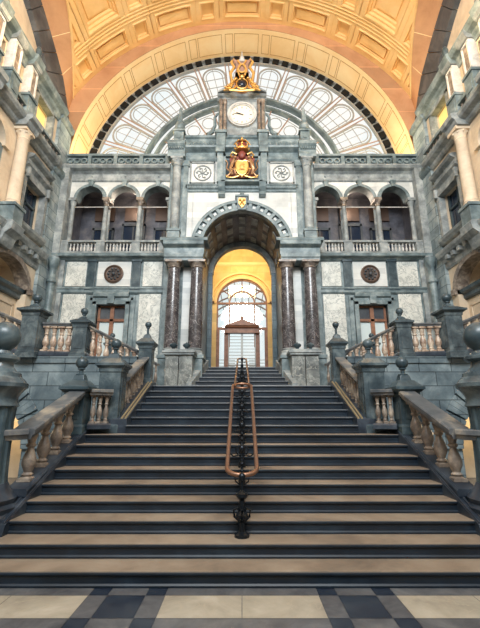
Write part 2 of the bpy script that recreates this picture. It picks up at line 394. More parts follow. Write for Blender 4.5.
    a = MB(); a.box(s * 4.15, s * 7.0, 9.86, 13.4, 2.4, 3.1); tag(a.build('mezzanine_platform', M['tealdark']), f'raised stone platform in front of the {side} side wall', 'platform', 'mezzanine platforms')
    balustrade('balustrade', f'balustrade of pinkish balusters climbing from the slender pier to the outer pier, {side} side', (s * 2.66, 9.72, 2.46), (s * 3.96, 9.72, 3.10), .84, 7, 'side flight balustrades', w=.11, t=.09, plinth=.10, r=.072, margin=.08, mat='balusterpink')
    newel('balustrade_pier', f'outer pier with small ball at the top of the side flight, {side} side', s * 4.15, 9.7, 3.05, 3.96, .36, .095, 'stair piers', cap=1.4, pyr=.12, neck=.06)
    balustrade('balustrade', f'level balustrade with pinkish balusters on the masonry wall, {side} side', (s * 4.36, 9.66, 3.12), (s * 5.10, 9.56, 3.12), .86, 4, 'mezzanine balustrades', w=.11, t=.09, plinth=.12, r=.08, margin=.13, mat='balusterpink')
    newel('balustrade_pier', f'tall outermost pier with ball, near the {side} side wall', s * 5.33, 9.5, 3.05, 4.22, .42, .12, 'stair piers', cap=1.5, pyr=.14, neck=.06)
    balustrade('balustrade', f'balustrade rising outward beyond the tall outermost pier, {side} edge', (s * 5.55, 9.45, 3.12), (s * 6.95, 9.3, 3.70), .86, 7, 'outer balustrades', w=.12, t=.10, plinth=.12, r=.062, margin=.08, mat='baluster')
    # far balustrade of side flight
    balustrade('balustrade', f'small far balustrade behind the side flight, next to the column pedestal, {side} side', (s * 2.50, 11.46, 2.42), (s * 3.86, 11.46, 3.10), .76, 8, 'far side flight balustrades', w=.10, t=.08, plinth=.08, r=.05, margin=.06)
    newel('balustrade_pier', f'small far pier with ball behind the side flight, {side} side', s * 3.98, 11.5, 3.1, 3.72, .28, .08, 'stair piers', cap=1.4, pyr=.1, neck=.05)
    # masonry wall with arch under platform
    T = wall_frame(0)
    a = MB(); zc, r, cx = .9, 1.42, s * 6.62
    a.box(*sorted((s * 2.62, s * 5.2)), 9.5, 9.85, 0, 3.1)
    a.spandrel(cx, 1.42, zc, 3.1, 9.5, 9.85, 20)
    a.hexa([(s * 2.62, 9.46, 2.94), (s * 7.9, 9.46, 2.94), (s * 7.9, 9.85, 2.94), (s * 2.62, 9.85, 2.94)], [(s * 2.62, 9.44, 3.1), (s * 7.9, 9.44, 3.1), (s * 7.9, 9.85, 3.1), (s * 2.62, 9.85, 3.1)])
    a.hexa([(s * 2.75, 9.6, 2.4), (s * 4.1, 9.6, 3.08), (s * 4.1, 9.6, 2.4)], [(s * 2.75, 9.85, 2.4), (s * 4.1, 9.85, 3.08), (s * 4.1, 9.85, 2.4)])
    w = a.build('wall_podium', M['tealblock'], kind='structure')
    a = MB(); nv = 13
    for i in range(nv):
        a0 = -pi / 2 + pi * i / nv + .012; a1 = -pi / 2 + pi * (i + 1) / nv - .012
        a.arc(cx, zc, 1.42, 1.92, 9.42, 9.6, a0, a1, 3)
    a.build('arch_voussoirs', M['tealblock'], w, bevel=.01)
    a = MB(); a.box(*sorted((s * 5.0, s * 8.2)), 11.4, 11.6, 0, 2.4); a.build('wall_vault_back', M['cream'], kind='structure')
    # mottled pedestal block
    th = thing('column_pedestal', f'mottled marble pedestal block flanking the top flight, {side} of it', 'pedestal', (s * 1.97, 12.1, 2.4), 'marble pedestals')
    for i, xc in enumerate((1.755, 2.185)):
        a = MB(); a.box(s * xc - .205, s * xc + .205, 11.82, 12.5, 2.4, 3.5); a.box(s * xc - .225, s * xc + .225, 11.79, 12.5, 2.4, 2.52); a.build('die', M['pedestal'], th, bevel=.01)
    a = MB(); 
    a.box(*sorted((s * 1.50, s * 2.44)), 11.74, 12.55, 3.5, 3.56); a.box(*sorted((s * 1.46, s * 2.48)), 11.70, 12.55, 3.56, 3.64); a.box(*sorted((s * 1.52, s * 2.42)), 11.78, 12.55, 3.64, 3.68); a.build('cap', M['grey'], th, bevel=.008)
    for i, xc in enumerate((1.76, 2.18)):
        a = MB(); a.lathe(s * xc, 12.0, [(.10, 3.68), (.10, 3.70), (.05, 3.72), (.05, 3.74), (.12, 3.80), (.13, 3.84), (.10, 3.88), (.03, 3.90), (.03, 3.92), (.001, 3.93)], 14)
        tag(a.build('stone_urn', M['tealdark'], smooth=True), f'small dark stone urn on the {side} marble pedestal, {"nearer the stairs" if i == 0 else "farther from the stairs"}', 'urn', 'small urns on the pedestals')
    # pale sloping curb beside top flight
    a = MB()
    a.hexa([(s * 1.50, 11.5, 2.4), (s * 1.50, 11.5, 2.62), (s * 1.17, 13.3, 3.55), (s * 1.17, 13.3, 2.4)], [(s * 1.66, 11.5, 2.4), (s * 1.66, 11.5, 2.62), (s * 1.5, 13.3, 3.55), (s * 1.5, 13.3, 2.4)])
    tag(a.build('stair_curb', M['grey'], bevel=.01), f'pale sloping stone curb along the top flight, {side} side', 'curb', 'stair curbs')

# ------------------------------------------------------------------ centre handrail
th = thing('handrail', 'double copper handrail on black iron posts up the middle of the stairs', 'handrail', (0, 5.05, .3))
def loop(p0, p1, w0, w1, drop=0):
    """rounded loop between two ends"""
    pts = []; n = 10
    p0 = Vector(p0); p1 = Vector(p1); d = (p1 - p0).normalized()
    for i in range(n + 1):
        a = pi * i / n; pts.append(p0 + Vector((w0 * cos(a), 0, 0)) - d * w0 * .8 * sin(a))
    for i in range(n + 1):
        a = pi * i / n; pts.append(p1 + Vector((-w1 * cos(a), 0, 0)) + d * w1 * .9 * sin(a))
    return pts
a = MB(); a.tube(loop((0, 5.22, 1.03), (0, 8.05, 2.26), .19, .195), .03, 10, True); a.build('rail', M['copper'], th, smooth=True)
a = MB(); a.tube(loop((0, 8.25, 2.27), (0, 11.8, 3.36), .155, .13), .026, 10, True); a.build('rail', M['copper'], th, smooth=True)
def zrail(y): return 1.03 + (y - 5.22) * .433 if y < 8.1 else 2.27 + (y - 8.25) * .307
def zstep(y):
    if y < 11.55: return .15 * min(16, int((y - 4.44) / .35) + 1)
    return 2.4 + .15 * (int((y - 11.55) / .35) + 1)
for y in [5.02, 5.66, 6.36, 7.06, 7.76, 8.46, 9.16, 9.9, 10.7, 11.7]:
    z0, z1 = zstep(y), zrail(y) - .04; h = z1 - z0; k = 1.5 if y < 5.1 else 1
    a = MB()
    a.lathe(0, y, [(.06 * k, z0), (.06 * k, z0 + .03), (.025 * k, z0 + .06), (.025 * k, z0 + h * .28), (.05 * k, z0 + h * .34), (.05 * k, z0 + h * .40), (.022 * k, z0 + h * .46), (.022 * k, z0 + h * .66), (.045 * k, z0 + h * .72), (.045 * k, z0 + h * .78), (.02, z0 + h * .84), (.02, z1), (.04, z1 + .02), (.045, z1 + .06), (.03, z1 + .09), (.002, z1 + .11)], 12)
    w = .2 if y < 8.1 else .145
    if y > 5.1: a.tube([(-w, y, z1 + .02), (-w * .6, y, z1 - .05), (0, y, z1 - .02), (w * .6, y, z1 - .05), (w, y, z1 + .02)], .012, 6)
    for q in (-1, 1):
        a.tube([(q * .03, y, z0 + h * .28), (q * .09, y, z0 + h * .36), (q * .10, y, z0 + h * .48), (q * .05, y, z0 + h * .52), (q * .04, y, z0 + h * .45)], .010 * k, 6)
        a.tube([(0, y + q * .03, z0 + h * .28), (0, y + q * .12, z0 + h * .36), (0, y + q * .12, z0 + h * .5), (0, y + q * .04, z0 + h * .52)], .010 * k, 6)
    a.build('post', M['black'], th, smooth=True)
for (ya, yb) in ((5.1, 8.0), (8.3, 11.7)):
    a = MB()
    for dz in (.14, .34): a.tube([(0, ya, zrail(ya) - dz), (0, yb, zrail(yb) - dz)], .014, 6)
    n = int((yb - ya) / .16)
    for i in range(n):
        y = ya + (i + .5) * (yb - ya) / n; z = zrail(y) - .24
        a.tube([(0, y - .05, z), (0, y, z + .07), (0, y + .05, z), (0, y, z - .07)], .010, 5, True)
        a.ball(0, y, zrail(y) - .1, .028, 8)
    a.build('scrollwork', M['black'], th, smooth=True)

# ------------------------------------------------------------------ front wall, portal block
YC = 13.2
wf = struct('wall_front', (0, 13.5, 3.3))
for s in (-1, 1):
    side = SD[s]
    # jamb piers and spandrels of the portal block
    a = MB(); a.box(*sorted((s * 1.49, s * 2.88)), YC, 15.8, 2.4, 7.75); a.build('portal_pier', M['teal'], wf)
    a = MB(); a.box(*sorted((s * 1.49, s * 1.475)), YC + .03, 15.75, 3.3, 7.75); a.build('reveal_facing', M['revealblock'], wf)
    a = MB(); a.box(*sorted((s * 1.83, s * 2.16)), YC - .04, YC, 3.65, 6.95); a.build('marble_panel', M['white'], wf)
    # base under columns
    a = MB(); a.box(*sorted((s * 1.30, s * 2.74)), 12.42, YC, 2.4, 3.5); a.box(*sorted((s * 1.25, s * 2.80)), 12.38, YC, 3.48, 3.6); a.build('column_plinth', M['teal'], wf, bevel=.01)
    # entablature above the columns
    a = MB(); a.mould(*sorted((s * 1.38, s * 2.78)), YC, [(.62, 6.99), (.62, 7.10), (.66, 7.11), (.66, 7.24)])
    a.mould(*sorted((s * 1.36, s * 2.80)), YC, [(.60, 7.24), (.60, 7.48), (.70, 7.52), (.78, 7.56), (.80, 7.66), (.76, 7.72), (.72, 7.84)])
    a.mould(*sorted((s * 1.22, s * 2.92)), YC, [(.78, 7.70), (.80, 7.78), (.70, 7.86)])
    o = a.build('trim_1', M['teal'], None, kind='structure', bevel=.006)
    for i, xc in enumerate((1.60, 2.42)):
        x, y = s * xc, 12.76
        th = thing('column', f'dark veined marble column of the {side} pair, {"next to the portal opening" if i == 0 else "on its outer side"}', 'column', (x, y, 3.6), 'dark marble portal columns')
        a = MB(); a.box(x - .29, x + .29, y - .29, y + .29, 3.6, 3.68); a.lathe(x, y, [(.28, 3.68), (.29, 3.72), (.27, 3.76), (.24, 3.78), (.26, 3.82), (.24, 3.85)], 24); a.build('base', M['grey'], th, smooth=True)
        a = MB(); a.lathe(x, y, [(.235, 3.85), (.235, 4.6), (.225, 5.6), (.205, 6.72)], 28); a.build('shaft', M['veindark'], th, smooth=True)
        a = MB(); a.lathe(x, y, [(.205, 6.72), (.235, 6.74), (.215, 6.77), (.22, 6.82), (.28, 6.89), (.28, 6.91)], 24); a.box(x - .30, x + .30, y - .30, y + .30, 6.91, 6.99); a.build('capital', M['baluster'], th, smooth=True, label='warm-toned carved capital')
    # upper wall
    a = MB(); a.box(*sorted((s * 1.9, s * 2.72)), YC, 15.2, 7.75, 10.1); a.build('upper_wall', M['white'], wf)
    # greenish pilaster and slim engaged column
    a = MB(); a.box(*sorted((s * 2.12, s * 2.32)), YC - .10, YC, 7.86, 11.5); a.box(*sorted((s * 2.3, s * 2.84)), YC - .02, 15.2, 7.86, 11.95); a.box(*sorted((s * 2.08, s * 2.36)), YC - .13, YC, 11.22, 11.5); a.build('pilaster', M['teal'], wf, bevel=.006)
    x, y = s * 2.55, YC - .14
    th = thing('column', f'slim pale engaged column on the upper {side} corner of the portal block', 'column', (x, y, 7.86), 'slim upper columns')
    a = MB(); a.box(x - .22, x + .22, y - .18, y + .14, 7.86, 8.35); a.box(x - .25, x + .25, y - .21, y + .14, 8.3, 8.38); a.lathe(x, y, [(.2, 8.38), (.2, 8.44), (.17, 8.48)], 20); a.build('pedestal', M['teal'], th)
    a = MB(); a.lathe(x, y, [(.17, 8.46), (.165, 9.8), (.15, 11.15)], 24); a.build('shaft', M['grey'], th, smooth=True)
    a = MB(); a.lathe(x, y, [(.155, 11.12), (.18, 11.14), (.16, 11.18), (.17, 11.28), (.25, 11.42)], 20)
    for k in range(8): a.ball(x + .19 * cos(k * pi / 4), y + .19 * sin(k * pi / 4), 11.36, .045, 8)
    a.box(x - .24, x + .24, y - .22, y + .14, 11.42, 11.5); a.build('capital', M['grey'], th, smooth=True)
    # obelisk
    th = thing('obelisk', f'stone obelisk with urn base standing on the {side} end of the clock attic', 'obelisk', (x, YC, 12.2), 'attic obelisks')
    a = MB(); a.box(x - .24, x + .24, YC - .24, YC + .24, 12.2, 12.28); a.box(x - .19, x + .19, YC - .19, YC + .19, 12.28, 12.78); a.box(x - .25, x + .25, YC - .25, YC + .25, 12.78, 12.86); a.lathe(x, YC - .19, [], 3) if False else None
    a.lathe(x, 12.55, [(.10, YC - .22), (.10, YC - .18)], 14, 'y'); a.build('pedestal', M['teal'], th, bevel=.006)
    a = MB(); a.frustum(x, YC, 12.86, .12, 12.95, .10); a.lathe(x, YC, [(.10, 12.92), (.18, 13.0), (.21, 13.12), (.19, 13.24), (.13, 13.32), (.15, 13.36), (.11, 13.40)], 14)
    a.frustum(x, YC, 13.38, .10, 14.0, .05); a.frustum(x, YC, 14.0, .05, 14.14, .002); a.build('spire', M['teal'], th, smooth=False)
    # carved panel
    x = s * 1.56
    th = thing('relief_panel', f'square carved rosette panel to the {side} of the gilded coat of arms', 'relief', (x, YC, 10.45), 'rosette panels')
    a = MB(); a.box(x - .48, x + .48, YC - .05, YC, 10.45, 11.40); a.build('slab', M['white'], th, bevel=.006)
    a = MB()
    for zz in (10.45, 11.36): a.box(x - .5, x + .5, YC - .09, YC - .03, zz, zz + .06)
    for xx in (x - .5, x + .44): a.box(xx, xx + .06, YC - .09, YC - .03, 10.45, 11.42)
    a.build('frame', M['grey'], th)
    a = MB(); c = (x, 10.93)
    a.tube([(x + .33 * cos(t), YC - .07, 10.93 + .33 * sin(t)) for t in [2 * pi * k / 28 for k in range(28)]], .028, 6, True)
    for k in range(6):
        t = k * pi / 3 + .3; a.tube([(x + .06 * cos(t), YC - .07, 10.93 + .06 * sin(t)), (x + .2 * cos(t + .3), YC - .08, 10.93 + .2 * sin(t + .3)), (x + .25 * cos(t + .75), YC - .08, 10.93 + .25 * sin(t + .75)), (x + .17 * cos(t + .8), YC - .08, 10.93 + .17 * sin(t + .8))], .022, 6)
    a.ball(x, YC - .06, 10.93, .06, 10); a.build('rosette', M['grey'], th, smooth=True)
    # bracket
    a = MB(); a.mould(*sorted((s * .66, s * .92)), YC, [(.10, 9.86), (.20, 9.92), (.16, 10.05), (.28, 10.2), (.36, 10.36), (.36, 10.43)])
    tag(a.build('bracket', M['teal'], bevel=.008), f'scrolled stone bracket below the {side} end of the coat of arms frame', 'bracket', 'coat of arms brackets')
    # pilaster strips beside coat
    a = MB(); a.box(*sorted((s * .74, s * .98)), YC - .26, YC, 10.43, 12.0); a.box(*sorted((s * .68, s * 1.04)), YC - .34, YC, 11.72, 12.0); a.box(*sorted((s * .66, s * 1.02)), YC - .36, YC, 12.0, 12.7); a.box(*sorted((s * .60, s * 1.08)), YC - .42, YC, 12.56, 12.68)
    a.build('clock_pilaster', M['teal'], wf, bevel=.006)
# spandrel wall around the great arch
a = MB(); a.spandrel(0, 1.91, 7.75, 10.1, YC, 15.2, 40); a.build('spandrel_wall', M['white'], wf)
a = MB(); a.box(-2.7, 2.7, YC, 15.0, 10.1, 12.0); a.build('attic_wall', M['white'], wf)
# lower mouldings of attic
a = MB()
a.mould(-2.2, 2.2, YC, [(.02, 10.10), (.05, 10.12), (.05, 10.20), (.10, 10.22), (.10, 10.34), (.14, 10.36), (.14, 10.40)])
for i in range(44):
    x = -2.15 + i * .1; a.box(x, x + .05, YC - .13, YC - .05, 10.23, 10.33)
a.mould(-2.9, 2.9, YC, [(.04, 11.50), (.08, 11.56), (.08, 11.62), (.04, 11.66), (.04, 11.88), (.12, 11.92), (.26, 11.98), (.28, 12.06), (.20, 12.10)])
for s in (-1, 1): a.mould(*sorted((s * 2.24, s * 2.92)), YC, [(.34, 11.50), (.36, 11.60), (.34, 11.66), (.34, 11.86), (.42, 11.92), (.48, 11.98), (.48, 12.12), (.40, 12.2)])
a.mould(-2.3, 2.3, YC, [(.06, 12.1), (.06, 12.5), (.14, 12.54), (.18, 12.60), (.10, 12.64)])
for s in (-1, 1):
    for i in range(9):
        x = s * (1.12 + i * .12); a.ball(x, YC - .06, 12.3, .05, 8, sz=1.6)
    for i in range(7): a.box(*sorted((s * (2.30 + i * .088), s * (2.345 + i * .088))), YC - .42, YC, 11.80, 11.90)
a.box(-2.3, 2.3, YC, 13.7, 12.0, 12.6)
a.build('trim_2', M['teal'], kind='structure')
# great arch ring with recessed blocks, keystone, coffered vault
a = MB(); a.arc(0, 7.75, 1.49, 1.60, YC - .16, YC + .3, n=40); a.arc(0, 7.75, 1.82, 1.93, YC - .16, YC + .1, n=40); a.arc(0, 7.75, 1.60, 1.82, YC - .04, YC + .1, n=40)
nb = 17
for i in range(nb):
    t = -pi / 2 + pi * (i + .5) / nb; a.arc(0, 7.75, 1.58, 1.84, YC - .14, YC, t - .035, t + .035, 1)
a.build('trim_3', M['teal'], kind='structure')
a = MB(); nb = 16
for i in range(nb):
    t = -pi / 2 + pi * (i + 1) / (nb + 1); a.arc(0, 7.75, 1.66, 1.76, YC - .07, YC - .03, t - .035, t + .035, 1)
a.build('arch_insets', M['white'], wf)
a = MB(); a.arc(0, 7.75, 1.49, 1.75, YC + .1, 15.8, n=40); a.build('portal_vault', M['loggia'], wf)
a = MB()
for j in range(3):
    for i in range(9):
        t = -pi / 2 + pi * (i + .5) / 9; y0 = YC + .35 + j * .78; a.arc(0, 7.75, 1.455, 1.50, y0, y0 + .5, t - .085, t + .085, 3)
a.build('vault_panel', M['grey'], wf)
a = MB(); a.arc(0, 7.75, 1.27, 1.75, 15.8, 16.1, n=40); 
a.build('inner_arch', M['grey'], wf)
a = MB()
for s in (-1, 1): a.box(*sorted((s * 1.30, s * 1.75)), 15.8, 16.1, 3.3, 7.75)
a.build('inner_jamb', M['revealblock'], wf)
a = MB(); a.prism([(-.16, 9.20), (.16, 9.20), (.22, 9.76), (-.22, 9.76)], YC - .28, YC); a.box(-.26, .26, YC - .32, YC, 9.74, 9.82); a.ball(0, YC - .18, 9.88, .1, 12)
th = a.build('keystone', M['teal'], bevel=.008); tag(th, 'grey keystone with gilded crest at the crown of the portal arch', 'keystone')
a = MB(); a.prism([(-.13, 9.66), (.13, 9.66), (.13, 9.42), (0, 9.24), (-.13, 9.42)], YC - .33, YC - .27)
for k in (-1, 1): a.ball(k * .07, YC - .34, 9.56, .05, 8); a.ball(k * .05, YC - .34, 9.40, .04, 8)
a.ball(0, YC - .34, 9.48, .05, 8); a.build('crest', M['gilt'], th)

# ------------------------------------------------------------------ coat of arms
th = thing('coat_of_arms', 'gilded coat of arms with crown in a framed recess beneath the clock', 'coat of arms', (0, YC - .1, 10.43))
a = MB()
for zz in (10.43, 11.60): a.box(-.74, .74, YC - .2, YC, zz, zz + .12)
for xx in (-.74, .64): a.box(xx, xx + .10, YC - .2, YC, 10.43, 11.72)
a.box(-.80, .80, YC - .36, YC, 10.36, 10.44)
a.build('frame', M['teal'], th, bevel=.008)
a = MB(); a.box(-.66, .66, YC - .06, YC, 10.5, 11.65); a.build('backing', M['tealdark'], th)
a = MB(); yy = YC - .22
a.prism([(-.5, 11.5), (-.2, 11.75), (.2, 11.75), (.5, 11.5), (.42, 11.0), (.5, 10.7), (0, 10.62), (-.5, 10.7), (-.42, 11.0)], yy + .02, yy + .08); a.build('mantle', M['red'], th)
a = MB()
sh = [(-.23, 11.25), (-.12, 11.31), (0, 11.27), (.12, 11.31), (.23, 11.25), (.22, 10.95), (.12, 10.78), (0, 10.70), (-.12, 10.78), (-.22, 10.95)]
a.prism(sh, yy - .10, yy + .02)
a.tube([(p[0] * 1.12, yy - .06, (p[1] - 11) * 1.1 + 11) for p in sh], .03, 6, True)
for t in range(9): a.ball(.30 * cos(pi + pi * t / 8), yy - .05, 10.98 + .36 * sin(pi + pi * t / 8), .04, 8)
shield = a.build('shield', M['gilt'], th, smooth=True)
a = MB(); a.ball(0, yy - .11, 11.02, .10, 10, sy=.5, sz=1.3); a.ball(.05, yy - .11, 11.14, .05, 8); a.tube([(-.1, yy - .12, 10.9), (-.02, yy - .14, 11.0), (.1, yy - .12, 10.88)], .02, 6); a.build('charge', M['giltmatt'], shield, smooth=True)
for s in (-1, 1):     # supporters: rearing beasts
    a = MB()
    a.tube([(s * .36, yy - .04, 10.72), (s * .44, yy - .06, 10.95), (s * .38, yy - .08, 11.2), (s * .30, yy - .1, 11.38)], [.05, .085, .09, .05], 8)
    a.ball(s * .27, yy - .12, 11.44, .075, 10)
    a.tube([(s * .38, yy - .1, 11.25), (s * .26, yy - .14, 11.22), (s * .22, yy - .14, 11.30)], .025, 6)
    a.tube([(s * .42, yy - .1, 10.95), (s * .28, yy - .14, 10.85), (s * .26, yy - .12, 10.70)], .03, 6)
    a.tube([(s * .46, yy - .04, 10.85), (s * .60, yy - .04, 11.0), (s * .56, yy - .04, 11.25), (s * .64, yy - .04, 11.36)], [.03, .022, .02, .035], 6)
    a.tube([(s * .4, yy - .08, 10.85), (s * .50, yy - .1, 10.68), (s * .58, yy - .08, 10.62)], .035, 6)
    a.build('supporter', M['darkgold'] , th, smooth=True)
    a = MB()
    a.tube([(s * .20, yy - .06, 11.62), (s * .38, yy - .06, 11.72), (s * .46, yy - .04, 11.58), (s * .38, yy - .04, 11.5)], .035, 6)
    a.build('upper_scroll', M['gilt'], th, smooth=True); a = MB()
    a.tube([(s * .12, yy - .08, 10.64), (s * .35, yy - .08, 10.56), (s * .58, yy - .06, 10.60), (s * .62, yy - .04, 10.70)], .028, 6)
    a.build('lower_scroll', M['gilt'], th, smooth=True)
a = MB(); a.lathe(0, yy, [(.26, 11.80), (.27, 11.82), (.27, 11.88), (.25, 11.90)], 20)
for k in range(8):
    t = k * pi / 4; a.tube([(.25 * cos(t), yy + .25 * sin(t) * .6, 11.88), (.34 * cos(t), yy + .34 * sin(t) * .6, 12.08), (.22 * cos(t), yy + .2 * sin(t) * .6, 12.26), (0, yy, 12.32)], .028, 6)
    a.ball(.28 * cos(t), yy + .28 * sin(t) * .6, 11.94, .04, 8)
a.ball(0, yy, 12.38, .06, 10); a.ball(0, yy, 12.46, .025, 8); crown = a.build('crown', M['gilt'], th, smooth=True)
a = MB(); a.ball(0, yy + .02, 12.04, .22, 14, sy=.6); a.ball(0, yy - .04, 11.62, .15, 12, sy=.6, sz=1.2); a.build('crown_cap', M['red'], crown, smooth=True)

# ------------------------------------------------------------------ clock aedicule
th = thing('clock_housing', 'stone aedicule with paired columns and scrolls housing the clock', 'clock housing', (0, YC, 12.6))
a = MB(); a.box(-.62, .62, YC - .1, YC + .5, 12.6, 14.4); a.box(-.95, .95, YC - .2, YC + .55, 12.6, 12.72); a.build('back_panel', M['grey'], th, bevel=.008)
for s in (-1, 1):
    for xc in (.70, .86):
        x = s * xc; a = MB(); a.lathe(x, YC - .16, [(.085, 12.72), (.085, 12.80), (.07, 12.83), (.065, 14.14), (.07, 14.18), (.09, 14.26), (.09, 14.34)], 14); a.build('column', M['baluster'], th, smooth=True)
    a = MB(); a.box(*sorted((s * .62, s * .98)), YC - .04, YC + .5, 12.72, 14.34)
    a.build('side_pier', M['teal'], th, bevel=.006)
    a = MB(); a.tube([(s * 1.0, YC + .1, 13.9), (s * 1.14, YC + .1, 13.7), (s * 1.12, YC + .1, 13.3), (s * 1.24, YC + .1, 12.98), (s * 1.42, YC + .1, 12.86), (s * 1.44, YC + .1, 12.74), (s * 1.30, YC + .1, 12.72)], [.05, .06, .07, .09, .09, .07, .05], 8)
    a.build('scroll', M['teal'], th, smooth=True)
a = MB(); a.mould(-1.02, 1.02, YC + .5, [(.62, 14.34), (.62, 14.38), (.66, 14.40), (.62, 14.42), (.62, 14.48), (.70, 14.51), (.76, 14.56), (.74, 14.60)])
for s in (-1, 1):
    a.prism([(s * 1.02, 14.60), (s * .98, 14.70), (s * .46, 15.02), (s * .42, 14.90)], YC - .3, YC + .4); a.ball(s * .44, YC - .1, 14.94, .11, 10)
    a.box(*sorted((s * .2, s * .5)), YC - .1, YC + .3, 14.6, 15.1)
a.build('pediment', M['grey'], th, bevel=.006)
# clock itself
x, z = 0, 13.61
ck = thing('clock', 'round white clock with dark hands in the stone housing above the portal', 'clock', (0, YC - .12, 13.1))
a = MB(); a.arc(0, z, .46, .60, YC - .22, YC - .08, 0, 2 * pi, 40); a.arc(0, z, .50, .55, YC - .26, YC - .2, 0, 2 * pi, 40); a.build('rim', M['balusterpale'], ck)
a = MB(); a.lathe(0, z, [(.47, YC - .16), (.47, YC - .1)], 40, 'y'); face = a.build('face', M['clockface'], ck)
a = MB()
for k in range(12):
    t = k * pi / 6; L = .05 if k % 3 else .08; w = .011 if k % 3 else .016
    dx, dz = sin(t), cos(t)
    a.hexa([(dx * (.40 - L) - dz * w, YC - .165, z + dz * (.40 - L) + dx * w), (dx * (.40 - L) + dz * w, YC - .165, z + dz * (.40 - L) - dx * w), (dx * .40 + dz * w, YC - .165, z + dz * .40 - dx * w), (dx * .40 - dz * w, YC - .165, z + dz * .40 + dx * w)],
           [(dx * (.40 - L) - dz * w, YC - .158, z + dz * (.40 - L) + dx * w), (dx * (.40 - L) + dz * w, YC - .158, z + dz * (.40 - L) - dx * w), (dx * .40 + dz * w, YC - .158, z + dz * .40 - dx * w), (dx * .40 - dz * w, YC - .158, z + dz * .40 + dx * w)])
a.build('hour_mark', M['black'], face)
for L, w, t in ((.26, .022, radians(294)), (.37, .014, radians(280))):
    dx, dz = sin(t), cos(t); a = MB()
    P = lambda q, r, y: (dx * q - dz * r, y, z + dz * q + dx * r)
    a.hexa([P(-.06, -w, YC - .18), P(-.06, w, YC - .18), P(L, w * .5, YC - .18), P(L, -w * .5, YC - .18)], [P(-.06, -w, YC - .168), P(-.06, w, YC - .168), P(L, w * .5, YC - .168), P(L, -w * .5, YC - .168)])
    a.build('hand', M['black'], ck)
# crest on top of the clock
th = thing('gilded_crest', 'gilded garland around a dark orb with bronze crown above the clock', 'ornament', (0, YC, 14.76))
a = MB(); a.ball(0, YC - .5, 14.80, .17, 18, sy=.7); a.build('orb', M['blackgloss'], th, smooth=True)
a = MB(); a.tube([(.23 * cos(t), YC - .52, 14.80 + .25 * sin(t)) for t in [2 * pi * k / 20 for k in range(20)]], .035, 6, True)
for s in (-1, 1):
    a.tube([(s * .22, YC - .52, 15.09), (s * .34, YC - .52, 14.94), (s * .46, YC - .5, 14.72), (s * .60, YC - .5, 14.56), (s * .74, YC - .5, 14.48)], [.05, .07, .08, .07, .03], 8)
    a.tube([(s * .24, YC - .55, 14.64), (s * .36, YC - .55, 14.50), (s * .52, YC - .54, 14.48), (s * .56, YC - .52, 14.60)], [.04, .05, .05, .03], 8)
    for k in range(7):
        f = k / 6; a.ball(s * (.26 + .38 * f) + random.uniform(-.02, .02), YC - .58, 15.00 - .42 * f + random.uniform(-.03, .03), .055, 8)
a.ball(0, YC - .52, 15.12, .12, 10, sz=.9); a.tube([(-.5, YC - .56, 14.44), (0, YC - .58, 14.38), (.5, YC - .56, 14.44)], .04, 6)
a.build('garland', M['gilt'], th, smooth=True)
a = MB(); a.box(-.30, .30, YC - .05, YC + .3, 14.6, 15.9); a.prism([(-.36, 15.2), (.36, 15.2), (.24, 16.3), (.42, 16.62), (0, 16.5), (-.42, 16.62), (-.24, 16.3)], YC - .05, YC + .2); a.build('crest_back', M['rosebronze'], th, bevel=.01)
for s in (-1, 1):
    a = MB(); a.tube([(s * .42, YC, 15.5), (s * .50, YC, 15.9), (s * .34, YC, 16.2), (s * .46, YC, 16.5), (s * .36, YC, 16.66), (s * .27, YC, 16.52)], [.05, .07, .06, .06, .05, .03], 8); a.build('side_scroll', M['giltmatt'], th, smooth=True)
    a = MB(); a.tube([(s * .10, YC - .1, 15.66), (s * .2, YC - .1, 15.95), (s * .06, YC - .1, 16.25), (s * .18, YC - .1, 16.48)], .04, 7); a.build('inner_scroll', M['giltmatt'], th, smooth=True)
a = MB(); a.tube([(.16 * cos(t), YC - .1, 16.05 + .22 * sin(t)) for t in [2 * pi * k / 16 for k in range(16)]], .035, 6, True)
a.build('oval_ring', M['giltmatt'], th, smooth=True)
a = MB(); a.lathe(0, YC, [(.12, 16.45), (.16, 16.55), (.08, 16.66), (.10, 16.72), (.04, 16.80), (.02, 17.05), (.001, 17.1)], 12); a.build('pinnacle', M['balusterpale'], th, smooth=True)

